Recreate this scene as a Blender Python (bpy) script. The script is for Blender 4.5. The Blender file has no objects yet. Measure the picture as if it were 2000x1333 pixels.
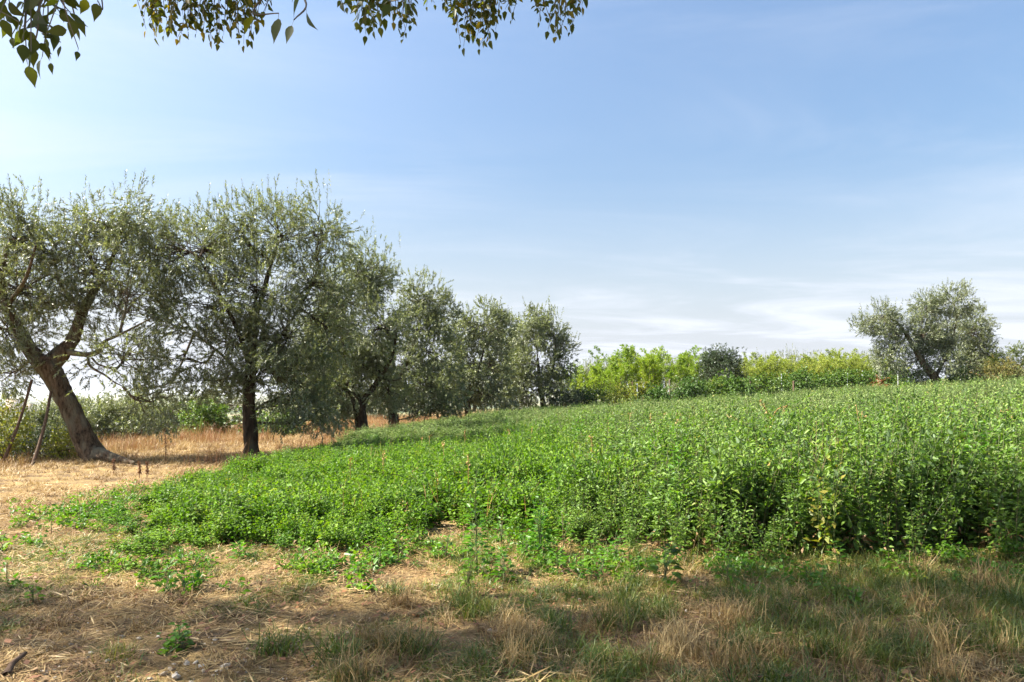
import bpy, math, random
import numpy as np

rng = np.random.default_rng(11)
random.seed(11)
SC = bpy.context.scene
COL = SC.collection
F = 2000 * 24 / 36.0          # focal length in photo pixels
EYE = 1.6
VH = 770.0                    # photo row of eye level

# ------------------------------------------------------------------ camera
cam_d = bpy.data.cameras.new('camera')
cam_d.lens = 24
cam_d.sensor_width = 36
cam_d.shift_y = (VH - 666.5) / 2000.0
cam_d.clip_start = 0.05
cam_d.clip_end = 30000
cam = bpy.data.objects.new('camera', cam_d)
cam.location = (0, 0, EYE)
cam.rotation_euler = (math.radians(90), 0, 0)
COL.objects.link(cam)
SC.camera = cam

# ------------------------------------------------------------------ sky + sun
SUN_AZ = math.radians(-93)     # from +Y (view direction), negative = to the left
SUN_EL = math.radians(46)
sdir = np.array([math.sin(SUN_AZ) * math.cos(SUN_EL), math.cos(SUN_AZ) * math.cos(SUN_EL), math.sin(SUN_EL)])
world = bpy.data.worlds.new('World')
SC.world = world
world.use_nodes = True
wn, wl = world.node_tree.nodes, world.node_tree.links
wn.clear()
w_out = wn.new('ShaderNodeOutputWorld')
w_bg = wn.new('ShaderNodeBackground')
w_bg.inputs['Strength'].default_value = 0.067
sky = wn.new('ShaderNodeTexSky')
sky.sky_type = 'NISHITA'
sky.sun_disc = False
sky.sun_elevation = SUN_EL
sky.sun_rotation = SUN_AZ
sky.air_density = 1.5
sky.dust_density = 5.5
sky.ozone_density = 6.0
sky.altitude = 100
def wmath(op, a=None, b=None, c=None):
    n = wn.new('ShaderNodeMath'); n.operation = op
    for i, v in enumerate((a, b, c)):
        if v is None: continue
        if isinstance(v, (int, float)): n.inputs[i].default_value = v
        else: wl.new(v, n.inputs[i])
    return n.outputs[0]
tc = wn.new('ShaderNodeTexCoord')
sep = wn.new('ShaderNodeSeparateXYZ'); wl.new(tc.outputs['Generated'], sep.inputs[0])
zz = wmath('ADD', wmath('MAXIMUM', sep.outputs['Z'], 0.0), 0.10)
px = wmath('DIVIDE', sep.outputs['X'], zz)
py = wmath('DIVIDE', sep.outputs['Y'], zz)
comb = wn.new('ShaderNodeCombineXYZ')
wl.new(wmath('MULTIPLY', px, 0.42), comb.inputs[0]); wl.new(py, comb.inputs[1])
def wnoise(scale, detail, rough, dist, off):
    m = wn.new('ShaderNodeMapping'); m.inputs['Location'].default_value = off
    wl.new(comb.outputs[0], m.inputs[0])
    n = wn.new('ShaderNodeTexNoise')
    n.inputs['Scale'].default_value = scale; n.inputs['Detail'].default_value = detail
    n.inputs['Roughness'].default_value = rough; n.inputs['Distortion'].default_value = dist
    wl.new(m.outputs[0], n.inputs['Vector'])
    return n.outputs['Fac']
def wramp(fac, a, b):
    n = wn.new('ShaderNodeMapRange'); n.interpolation_type = 'SMOOTHSTEP'
    n.inputs['From Min'].default_value = a; n.inputs['From Max'].default_value = b
    wl.new(fac, n.inputs['Value'])
    return n.outputs[0]
big = wramp(wnoise(0.55, 3, 0.5, 0.3, (23.411, 17.425, 0)), 0.47, 0.74)
wisp = wramp(wnoise(1.3, 9, 0.62, 0.9, (19.967, 12.624, 0)), 0.40, 0.76)
lowh = wmath('SUBTRACT', 1.0, wramp(sep.outputs['Z'], -0.03, 0.34))
cl = wmath('ADD', wmath('MULTIPLY', wmath('MULTIPLY', big, wisp), 0.75), wmath('MULTIPLY', wmath('MULTIPLY', wisp, lowh), 0.7))
cl = wmath('ADD', cl, wmath('MULTIPLY', lowh, 0.80))
cl = wmath('MINIMUM', cl, 0.94)
mixc = wn.new('ShaderNodeMix'); mixc.data_type = 'RGBA'
wl.new(cl, mixc.inputs['Factor'])
wl.new(sky.outputs[0], mixc.inputs['A'])
mixc.inputs['B'].default_value = (4.0, 4.22, 4.7, 1)
wl.new(mixc.outputs['Result'], w_bg.inputs['Color'])
wl.new(w_bg.outputs[0], w_out.inputs[0])

sun_d = bpy.data.lights.new('sun', 'SUN')
sun_d.energy = 5.0
sun_d.angle = math.radians(0.6)
sun_d.color = (1.0, 0.93, 0.82)
sun = bpy.data.objects.new('sun', sun_d)
from mathutils import Vector
sun.rotation_euler = Vector((-sdir[0], -sdir[1], -sdir[2])).to_track_quat('-Z', 'Y').to_euler()
COL.objects.link(sun)

SC.view_settings.view_transform = 'Standard'
SC.view_settings.look = 'None'
SC.view_settings.exposure = 1.9
SC.view_settings.gamma = 1.0
SC.render.engine = 'CYCLES'
cy = SC.cycles
cy.max_bounces = 6
cy.diffuse_bounces = 4
cy.glossy_bounces = 2
cy.transmission_bounces = 4
cy.volume_bounces = 0
cy.use_denoising = True
cy.sample_clamp_indirect = 6
cy.caustics_reflective = False
cy.caustics_refractive = False

# ------------------------------------------------------------------ helpers
def P(u, v, d):
    return np.array([(u - 1000.0) / F * d, d, EYE - (v - VH) / F * d])

def sp(x): return np.log1p(np.exp(-np.abs(x))) + np.maximum(x, 0)

def _hash(ix, iy, s):
    n = (ix.astype(np.int64) * 374761393 + iy.astype(np.int64) * 668265263 + s * 2147483647) & 0xffffffff
    n = ((n ^ (n >> 13)) * 1274126177) & 0xffffffff
    return ((n ^ (n >> 16)) & 0xffff) / 65535.0
def vnoise(x, y, s=0):
    x = np.asarray(x, float); y = np.asarray(y, float)
    ix = np.floor(x); iy = np.floor(y); fx = x - ix; fy = y - iy
    fx = fx * fx * (3 - 2 * fx); fy = fy * fy * (3 - 2 * fy)
    a = _hash(ix, iy, s); b = _hash(ix + 1, iy, s); c = _hash(ix, iy + 1, s); d = _hash(ix + 1, iy + 1, s)
    return (a * (1 - fx) + b * fx) * (1 - fy) + (c * (1 - fx) + d * fx) * fy
def fbm(x, y, s=0, o=4):
    r = 0; a = .5; t = 0
    for i in range(o):
        r = r + a * vnoise(np.asarray(x) * 2 ** i, np.asarray(y) * 2 ** i, s + i); t += a; a *= .5
    return r / t

def edge_x(y):
    y = np.asarray(y, float)
    return np.interp(y, [0, 10, 18, 26, 40, 60, 120], [-15, -13.2, -12.3, -13.0, -10.5, -8, -6])
def gz(x, y):
    x = np.asarray(x, float); y = np.asarray(y, float)
    s = sp((x - 4.0) * 1.2) / 1.2
    s = np.minimum(s, 60)
    z = 0.042 * s + 0.0008 * s * s
    z = z * np.clip((y - 2) / 10.0, 0.25, 1) 
    z = z * (1 - np.clip((y - 70) / 400.0, 0, 1)) 
    e = sp((edge_x(y) - x) * 1.5) / 1.5
    z = z - 38 * (1 - np.exp(-e * 0.30 / 38))
    f = np.clip((y - 75) / 900.0, 0, 1)
    z = z - 38 * f * (1 - np.clip(e * .30 / 38, 0, 1)) * (x < 400)
    near = np.exp(-((x * x + y * y) / 60.0 ** 2))
    z = z + near * ((fbm(x * .9, y * .9, 5) - .5) * .10 + (fbm(x * 4, y * 4, 9, 3) - .5) * .05)
    return z
def gz1(x, y): return float(gz(np.array([x]), np.array([y]))[0])

class MB:
    """collects vertices and faces of one mesh"""
    def __init__(s): s.v = []; s.f = []; s.m = []; s.r = []; s.n = 0
    def add(s, v, f, mat=0, r=None):
        v = np.asarray(v, np.float32).reshape(-1, 3); f = np.asarray(f, np.int64)
        s.v.append(v); s.f.append(f + s.n)
        s.m.append(np.full(len(f), mat, np.int32))
        s.r.append(np.full(len(v), 0.5, np.float32) if r is None else np.asarray(r, np.float32))
        s.n += len(v)
    def mesh(s, name, mats, smooth=False):
        me = bpy.data.meshes.new(name)
        if s.n:
            V = np.concatenate(s.v)
            quads = [f for f in s.f if f.shape[1] == 4]; tris = [f for f in s.f if f.shape[1] == 3]
            mi = np.concatenate([m for f, m in zip(s.f, s.m) if f.shape[1] == 4] + [m for f, m in zip(s.f, s.m) if f.shape[1] == 3])
            nq = sum(len(f) for f in quads); nt = sum(len(f) for f in tris)
            loops = np.concatenate([f.ravel() for f in quads] + [f.ravel() for f in tris]).astype(np.int32)
            ls = np.concatenate([np.arange(nq) * 4, nq * 4 + np.arange(nt) * 3]).astype(np.int32)
            lt = np.concatenate([np.full(nq, 4), np.full(nt, 3)]).astype(np.int32)
            me.vertices.add(len(V)); me.vertices.foreach_set('co', V.ravel())
            me.loops.add(len(loops)); me.loops.foreach_set('vertex_index', loops)
            me.polygons.add(len(ls)); me.polygons.foreach_set('loop_start', ls); me.polygons.foreach_set('loop_total', lt)
            me.polygons.foreach_set('material_index', mi.astype(np.int32))
            if smooth: me.polygons.foreach_set('use_smooth', np.ones(len(ls), bool))
            a = me.attributes.new('rnd', 'FLOAT', 'POINT'); a.data.foreach_set('value', np.concatenate(s.r))
            me.update(calc_edges=True); me.validate()
        for m in mats: me.materials.append(m)
        return me

def obj(name, me, parent=None, loc=None, link=True):
    o = bpy.data.objects.new(name, me)
    if link: COL.objects.link(o)
    if parent is not None: o.parent = parent
    if loc is not None: o.location = loc
    return o
def tag(o, label=None, cat=None, group=None, kind=None):
    if label: o['label'] = label
    if cat: o['category'] = cat
    if group: o['group'] = group
    if kind: o['kind'] = kind
    return o
def thing(name, label, cat, loc, group=None):
    o = bpy.data.objects.new(name, None); COL.objects.link(o)
    o.location = loc; o.empty_display_size = .2
    return tag(o, label, cat, group)
def copy_tree(o, loc, rz=0, sc=1.0):
    c = o.copy(); COL.objects.link(c); c.location = loc; c.rotation_euler = (0, 0, rz)
    c.scale = (sc, sc, sc) if isinstance(sc, (int, float)) else sc
    for ch in o.children:
        k = ch.copy(); COL.objects.link(k); k.parent = c
    return c

def nrm(a): return a / np.maximum(np.linalg.norm(a, axis=-1, keepdims=True), 1e-9)
def rand_unit(n):
    return nrm(rng.normal(size=(n, 3)))

def catmull(pts, per=4):
    pts = np.asarray(pts, float)
    if len(pts) < 3: 
        t = np.linspace(0, 1, per * (len(pts) - 1) + 1)[:, None]
        return pts[0] * (1 - t) + pts[-1] * t
    p = np.vstack([2 * pts[0] - pts[1], pts, 2 * pts[-1] - pts[-2]])
    out = []
    for i in range(1, len(p) - 2):
        for k in range(per):
            t = k / per
            out.append(0.5 * ((2 * p[i]) + (-p[i - 1] + p[i + 1]) * t + (2 * p[i - 1] - 5 * p[i] + 4 * p[i + 1] - p[i + 2]) * t * t + (-p[i - 1] + 3 * p[i] - 3 * p[i + 1] + p[i + 2]) * t ** 3))
    out.append(p[-2])
    return np.array(out)

def tube(mb, path, radii, sides=8, mat=0, gnarl=0.0, cap=True, seed=0):
    path = np.asarray(path, float); n = len(path)
    radii = np.asarray(radii, float)
    t = np.gradient(path, axis=0); t = nrm(t)
    ref = np.array([0.31, 0.95, 0.05]); ref = ref / np.linalg.norm(ref)
    a = nrm(np.cross(t, ref)); b = np.cross(t, a)
    ang = np.linspace(0, 2 * math.pi, sides, endpoint=False)
    ring = a[:, None, :] * np.cos(ang)[None, :, None] + b[:, None, :] * np.sin(ang)[None, :, None]
    r = np.repeat(radii[:, None], sides, 1)
    if gnarl:
        L = np.concatenate([[0], np.cumsum(np.linalg.norm(np.diff(path, axis=0), axis=1))])
        A, B = np.meshgrid(ang, L)
        w = (np.sin(A * 2 + B * 2.3 + seed) * .35 + np.sin(A * 3 - B * 3.1 + seed * 2) * .3 + np.sin(A * 5 + B * 1.2 + seed) * .25
             + (vnoise(A * 2.2 + seed * 7, B * 6, 3) - .5) * .9 + (vnoise(A * 5.0 + seed * 3, B * 11, 8) - .5) * .55)
        r = r * (1 + gnarl * w)
    V = path[:, None, :] + ring * r[:, :, None]
    idx = np.arange(n * sides).reshape(n, sides)
    q = np.stack([idx[:-1], np.roll(idx, -1, 1)[:-1], np.roll(idx, -1, 1)[1:], idx[1:]], -1).reshape(-1, 4)
    mb.add(V.reshape(-1, 3), q, mat, np.full(n * sides, rng.random()))
    if cap:
        c = mb.n
        tri = np.array([[i, (i + 1) % sides, sides] for i in range(sides)])
        mb.add(np.vstack([V[-1], path[-1] + t[-1] * radii[-1] * .5]), tri, mat)

def leaves4(mb, base, d, nor, L, W, mat=0, fold=0.25, r=None, mid=0.45):
    """diamond leaves, one folded quad each"""
    n = len(base)
    L = np.broadcast_to(L, (n,))[:, None]; W = np.broadcast_to(W, (n,))[:, None]
    nor = nor - d * np.sum(nor * d, -1, keepdims=True); nor = nrm(nor)
    side = np.cross(d, nor)
    m = base + d * L * mid + nor * W * fold
    V = np.stack([base, m + side * W * .5, base + d * L, m - side * W * .5], 1).reshape(-1, 3)
    f = np.arange(n * 4).reshape(n, 4)
    r = rng.random(n) if r is None else r
    mb.add(V, f, mat, np.repeat(r, 4))

def leaves6(mb, base, d, nor, L, W, mat=0, fold=0.18, droop=0.15, r=None, ovate=True):
    """leaves with a midrib: two quads each, tip drooping"""
    n = len(base)
    L = np.broadcast_to(L, (n,))[:, None]; W = np.broadcast_to(W, (n,))[:, None]
    nor = nor - d * np.sum(nor * d, -1, keepdims=True); nor = nrm(nor)
    side = np.cross(d, nor)
    a, wa, b, wb = (.25, .5, .62, .36) if ovate else (.3, .45, .65, .4)
    up = nor * W * fold
    m1 = base + d * L * a; m2 = base + d * L * b - nor * L * droop * .35
    tip = base + d * L - nor * L * droop
    V = np.stack([base, m1 + side * W * wa + up, m2 + side * W * wb + up, tip, m2 - side * W * wb + up, m1 - side * W * wa + up], 1).reshape(-1, 3)
    i = (np.arange(n) * 6)[:, None]
    f = np.concatenate([i + np.array([[0, 1, 2, 3]]), i + np.array([[0, 3, 4, 5]])])
    r = rng.random(n) if r is None else r
    mb.add(V, f, mat, np.repeat(r, 6))

def ribbons(mb, p0, p1, w, mat=0):
    d = nrm(p1 - p0); s = nrm(np.cross(d, rand_unit(len(p0)))) * (np.broadcast_to(w, (len(p0),))[:, None] * .5)
    V = np.stack([p0 - s, p0 + s, p1 + s * .5, p1 - s * .5], 1).reshape(-1, 3)
    mb.add(V, np.arange(len(p0) * 4).reshape(-1, 4), mat, np.repeat(rng.random(len(p0)), 4))

def twigs(mb, O, D, Ln, K, leafL, leafW, mleaf=0, mstem=1, droop=0.15, spread=0.8, stem_w=.006, six=False, upbias=.5):
    """leafy twigs: O origins, D directions, Ln lengths, K leaves on each in opposite pairs"""
    n = len(O); Ln = np.broadcast_to(Ln, (n,))
    U = nrm(np.cross(D, rand_unit(n))); Vv = np.cross(D, U)
    k = np.arange(K)
    t = (k // 2 * 2 + 1.5 + 0.6 * (k % 2)) / (K + 1.0)
    t = np.clip(t[None, :] + rng.normal(0, .02, (n, K)), .05, 1)
    down = np.array([0, 0, -1.0])
    pos = O[:, None, :] + D[:, None, :] * (t * Ln[:, None])[..., None] + down * (droop * t * t * Ln[:, None])[..., None]
    phi = (k % 2) * math.pi + (k // 2) * (math.pi / 2) + rng.normal(0, .4, (n, K))
    al = spread + rng.normal(0, .22, (n, K)) - t * .25
    per = U[:, None, :] * np.cos(phi)[..., None] + Vv[:, None, :] * np.sin(phi)[..., None]
    ld = D[:, None, :] * np.cos(al)[..., None] + per * np.sin(al)[..., None]
    ld = nrm(ld + down * .15)
    nor = -per * np.cos(al)[..., None] + D[:, None, :] * np.sin(al)[..., None]
    nor = nrm(nor * .6 + np.array([0, 0, upbias]) + rng.normal(0, .35, (n, K, 3)))
    sc = rng.uniform(.7, 1.2, (n, K)) * (1.0 - .35 * (t - .5) ** 2 * 4)
    fn = leaves6 if six else leaves4
    tr = np.repeat(rng.random(n), K) * .6 + rng.random(n * K) * .4
    fn(mb, pos.reshape(-1, 3), ld.reshape(-1, 3), nor.reshape(-1, 3), (leafL * sc).ravel(), (leafW * sc).ravel(), mleaf, r=tr)
    if stem_w:
        ribbons(mb, O, O + D * Ln[:, None] * .95 + down * (droop * .9 * Ln)[:, None], stem_w, mstem)

# ------------------------------------------------------------------ materials
def new_mat(name):
    m = bpy.data.materials.new(name); m.use_nodes = True
    m.node_tree.nodes.clear()
    return m, m.node_tree.nodes, m.node_tree.links
def ramp_node(N, stops):
    r = N.new('ShaderNodeValToRGB'); e = r.color_ramp.elements
    while len(e) < len(stops): e.new(0.5)
    for i, (p, c) in enumerate(stops):
        e[i].position = p; e[i].color = (*c, 1)
    return r
def leaf_mat(name, stops, back=None, trans=.3, tcol=(1.2, 1.25, .5), rough=.45, spec=.5, inst=True):
    stops = [(p, tuple(.76 * v for v in c)) for p, c in stops]
    if back is not None: back = tuple(.72 * v for v in back)
    m, N, Lk = new_mat(name)
    out = N.new('ShaderNodeOutputMaterial')
    at = N.new('ShaderNodeAttribute'); at.attribute_name = 'rnd'
    oi = N.new('ShaderNodeObjectInfo')
    ad = N.new('ShaderNodeMath'); ad.operation = 'MULTIPLY_ADD'
    Lk.new(oi.outputs['Random'], ad.inputs[0]); ad.inputs[1].default_value = .45 if inst else 0.0
    mu = N.new('ShaderNodeMath'); mu.operation = 'MULTIPLY'; Lk.new(at.outputs['Fac'], mu.inputs[0]); mu.inputs[1].default_value = .55 if inst else 1.0
    Lk.new(mu.outputs[0], ad.inputs[2])
    rp = ramp_node(N, stops); Lk.new(ad.outputs[0], rp.inputs[0])
    col = rp.outputs[0]
    if back is not None:
        ge = N.new('ShaderNodeNewGeometry'); mx = N.new('ShaderNodeMix'); mx.data_type = 'RGBA'
        Lk.new(ge.outputs['Backfacing'], mx.inputs['Factor']); Lk.new(col, mx.inputs['A']); mx.inputs['B'].default_value = (*back, 1)
        bcol = mx.outputs['Result']
    else: bcol = col
    pb = N.new('ShaderNodeBsdfPrincipled'); Lk.new(bcol, pb.inputs['Base Color'])
    pb.inputs['Roughness'].default_value = rough
    pb.inputs['Specular IOR Level'].default_value = spec
    tr = N.new('ShaderNodeBsdfTranslucent')
    mc = N.new('ShaderNodeMix'); mc.data_type = 'RGBA'; mc.blend_type = 'MULTIPLY'; mc.inputs['Factor'].default_value = 1
    Lk.new(col, mc.inputs['A']); mc.inputs['B'].default_value = (*tcol, 1)
    mc.clamp_result = False
    Lk.new(mc.outputs['Result'], tr.inputs['Color'])
    ms = N.new('ShaderNodeMixShader'); ms.inputs[0].default_value = trans
    Lk.new(pb.outputs[0], ms.inputs[1]); Lk.new(tr.outputs[0], ms.inputs[2]); Lk.new(ms.outputs[0], out.inputs[0])
    return m
def bark_mat(name, c1, c2, c3, scale=9, bump=.6):
    m, N, Lk = new_mat(name)
    out = N.new('ShaderNodeOutputMaterial'); pb = N.new('ShaderNodeBsdfPrincipled'); pb.inputs['Roughness'].default_value = .9
    pb.inputs['Specular IOR Level'].default_value = .15
    tcn = N.new('ShaderNodeTexCoord'); mp = N.new('ShaderNodeMapping'); mp.inputs['Scale'].default_value = (1, 1, .35)
    Lk.new(tcn.outputs['Object'], mp.inputs[0])
    n1 = N.new('ShaderNodeTexNoise'); n1.inputs['Scale'].default_value = scale; n1.inputs['Detail'].default_value = 8; n1.inputs['Roughness'].default_value = .65
    n2 = N.new('ShaderNodeTexNoise'); n2.inputs['Scale'].default_value = scale * .22; n2.inputs['Detail'].default_value = 4
    Lk.new(mp.outputs[0], n1.inputs['Vector']); Lk.new(mp.outputs[0], n2.inputs['Vector'])
    r1 = ramp_node(N, [(.32, c1), (.62, c2)]); Lk.new(n1.outputs['Fac'], r1.inputs[0])
    r2 = ramp_node(N, [(.48, (0, 0, 0)), (.62, (1, 1, 1))]); Lk.new(n2.outputs['Fac'], r2.inputs[0])
    mx = N.new('ShaderNodeMix'); mx.data_type = 'RGBA'; Lk.new(r2.outputs[0], mx.inputs['Factor']); Lk.new(r1.outputs[0], mx.inputs['A']); mx.inputs['B'].default_value = (*c3, 1)
    Lk.new(mx.outputs['Result'], pb.inputs['Base Color'])
    bp = N.new('ShaderNodeBump'); bp.inputs['Strength'].default_value = bump; bp.inputs['Distance'].default_value = .06
    Lk.new(n1.outputs['Fac'], bp.inputs['Height']); Lk.new(bp.outputs[0], pb.inputs['Normal'])
    Lk.new(pb.outputs[0], out.inputs[0])
    return m
def plain_mat(name, stops, rough=.8, scale=6, inst=False, trans=0):
    m, N, Lk = new_mat(name)
    out = N.new('ShaderNodeOutputMaterial'); pb = N.new('ShaderNodeBsdfPrincipled'); pb.inputs['Roughness'].default_value = rough
    pb.inputs['Specular IOR Level'].default_value = .25
    tcn = N.new('ShaderNodeTexCoord'); n1 = N.new('ShaderNodeTexNoise'); n1.inputs['Scale'].default_value = scale; n1.inputs['Detail'].default_value = 6
    Lk.new(tcn.outputs['Object'], n1.inputs['Vector'])
    r1 = ramp_node(N, stops)
    if inst:
        oi = N.new('ShaderNodeObjectInfo'); ad = N.new('ShaderNodeMath'); ad.operation = 'MULTIPLY_ADD'
        Lk.new(oi.outputs['Random'], ad.inputs[0]); ad.inputs[1].default_value = .6; 
        s = N.new('ShaderNodeMath'); s.operation = 'MULTIPLY_ADD'; Lk.new(n1.outputs['Fac'], s.inputs[0]); s.inputs[1].default_value = .8; s.inputs[2].default_value = -.2
        Lk.new(s.outputs[0], ad.inputs[2]); Lk.new(ad.outputs[0], r1.inputs[0])
    else: Lk.new(n1.outputs['Fac'], r1.inputs[0])
    Lk.new(r1.outputs[0], pb.inputs['Base Color'])
    Lk.new(pb.outputs[0], out.inputs[0])
    return m

M = {}
M['olive'] = leaf_mat('olive_leaf', [(0, (.055, .068, .020)), (.5, (.158, .195, .086)), (1, (.34, .38, .195))], back=(.38, .41, .29), trans=.30, tcol=(1.5, 1.5, .55), rough=.42, spec=.42, inst=False)
M['olive_pale'] = leaf_mat('olive_leaf_pale', [(0, (.07, .10, .045)), (.5, (.165, .20, .09)), (1, (.30, .33, .16))], back=(.33, .37, .25), trans=.22, tcol=(1.4, 1.4, .7), rough=.42, spec=.5, inst=False)
M['twig'] = plain_mat('olive_twig', [(.3, (.10, .085, .06)), (.7, (.19, .165, .12))], .8, 4)
M['bark'] = bark_mat('olive_bark', (.014, .009, .006), (.150, .105, .068), (.15, .135, .095), 16, 1.0)
M['bark_dark'] = bark_mat('olive_bark_dark', (.016, .011, .008), (.075, .052, .034), (.10, .085, .055), 11, .9)
M['bamboo'] = leaf_mat('bamboo_leaf', [(0, (.12, .24, .016)), (.5, (.28, .41, .028)), (1, (.45, .52, .05))], trans=.4, rough=.5, inst=True)
M['bamboo_yellow'] = leaf_mat('bamboo_leaf_yellow', [(0, (.19, .27, .035)), (.5, (.33, .41, .065)), (1, (.47, .49, .11))], trans=.4, rough=.5, inst=True)
M['cane'] = plain_mat('bamboo_cane', [(.3, (.16, .18, .05)), (.7, (.28, .27, .09))], .6, 3)
M['vine'] = leaf_mat('vine_leaf', [(0, (.05, .12, .018)), (.6, (.10, .19, .03)), (.9, (.20, .27, .04)), (1, (.33, .22, .04))], trans=.35, rough=.5)
M['vine_yellow'] = leaf_mat('vine_leaf_yellow', [(0, (.10, .16, .02)), (.4, (.20, .25, .03)), (.75, (.38, .33, .04)), (1, (.45, .25, .04))], trans=.4, rough=.5)
M['rust'] = leaf_mat('rust_leaf', [(0, (.10, .13, .03)), (.4, (.22, .20, .05)), (.7, (.34, .14, .05)), (1, (.30, .08, .04))], trans=.3, rough=.6)
M['dark_leaf'] = leaf_mat('dark_leaf', [(0, (.035, .06, .022)), (.6, (.07, .105, .045)), (1, (.13, .16, .085))], trans=.2, rough=.4)
M['weed_lush'] = leaf_mat('weed_leaf_lush', [(0, (.030, .105, .010)), (.45, (.125, .255, .016)), (.85, (.24, .40, .034)), (1, (.36, .36, .05))], back=(.11, .22, .06), trans=.38, tcol=(1.3, 1.35, .35), rough=.58, spec=.25)
M['weed_tall'] = leaf_mat('weed_leaf_tall', [(0, (.040, .10, .015)), (.5, (.135, .245, .034)), (.85, (.235, .37, .06)), (1, (.32, .33, .07))], back=(.16, .25, .11), trans=.36, tcol=(1.25, 1.35, .4), rough=.5, spec=.35)
M['weed_far'] = leaf_mat('weed_leaf_greyish', [(0, (.07, .125, .035)), (.5, (.185, .26, .08)), (.85, (.28, .36, .12)), (1, (.42, .34, .12))], back=(.19, .25, .12), trans=.28, tcol=(1.1, 1.3, .6), rough=.62, spec=.2)
M['weed_bright'] = leaf_mat('weed_leaf_bright', [(0, (.06, .18, .014)), (.6, (.11, .27, .02)), (1, (.21, .36, .04))], back=(.16, .28, .07), trans=.45, tcol=(1.2, 1.3, .4), rough=.42)
M['stem'] = leaf_mat('weed_stem', [(0, (.08, .14, .04)), (.6, (.14, .16, .06)), (1, (.25, .17, .08))], trans=0.0, rough=.6)
M['straw'] = leaf_mat('straw', [(0, (.28, .17, .065)), (.5, (.52, .36, .14)), (1, (.76, .58, .28))], trans=.2, tcol=(1, .95, .8), rough=.55)
M['rusty'] = leaf_mat('straw_rusty', [(0, (.20, .075, .03)), (.5, (.36, .16, .06)), (1, (.50, .30, .11))], trans=.15, tcol=(1, .9, .7), rough=.6)
M['straw_dark'] = leaf_mat('straw_brown', [(0, (.14, .075, .03)), (.5, (.27, .155, .06)), (1, (.42, .27, .11))], trans=.15, tcol=(1, .95, .8), rough=.6)
M['grass'] = leaf_mat('grass_blade', [(0, (.055, .10, .016)), (.5, (.125, .19, .032)), (.85, (.23, .25, .05)), (1, (.38, .30, .09))], trans=.3, tcol=(1.1, 1.2, .5), rough=.45)
M['grass_yellow'] = leaf_mat('grass_blade_yellow', [(0, (.16, .20, .03)), (.5, (.28, .29, .05)), (1, (.45, .38, .12))], trans=.35, tcol=(1.1, 1.1, .5), rough=.45)
M['orange'] = leaf_mat('dead_stalk_orange', [(0, (.33, .15, .05)), (.5, (.50, .27, .09)), (1, (.62, .42, .18))], trans=.15, tcol=(1, .9, .7), rough=.7)
M['dock'] = leaf_mat('dock_seed_brown', [(0, (.13, .055, .028)), (.5, (.24, .11, .05)), (1, (.36, .19, .09))], trans=.1, rough=.8)
M['celtis'] = leaf_mat('hackberry_leaf', [(0, (.030, .050, .010)), (.6, (.060, .086, .014)), (.88, (.11, .125, .02)), (1, (.26, .20, .03))], trans=.55, tcol=(1.7, 1.5, .5), rough=.5)
M['celtis_bark'] = bark_mat('hackberry_bark', (.08, .07, .06), (.20, .18, .15), (.15, .14, .11), 8, .4)
M['stone'] = plain_mat('limestone', [(.3, (.30, .25, .19)), (.55, (.46, .40, .32)), (.75, (.62, .57, .49))], .85, 14, inst=True)
M['pole'] = bark_mat('weathered_pole', (.05, .035, .025), (.17, .11, .075), (.12, .085, .06), 20, .4)
M['post_wood'] = bark_mat('post_wood', (.10, .08, .06), (.24, .19, .15), (.20, .15, .11), 20, .4)
M['post_metal'] = plain_mat('galvanised_post', [(.3, (.40, .43, .46)), (.7, (.55, .58, .60))], .45, 8)
M['bank'] = plain_mat('plaster_tan', [(.3, (.42, .30, .21)), (.7, (.52, .39, .28))], .9, .05)
M['roof'] = plain_mat('roof_tile', [(.3, (.32, .17, .11)), (.7, (.40, .23, .15))], .9, .3)
M['window'] = plain_mat('far_window', [(.3, (.05, .06, .08)), (.7, (.09, .10, .12))], .2, 1)

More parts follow.
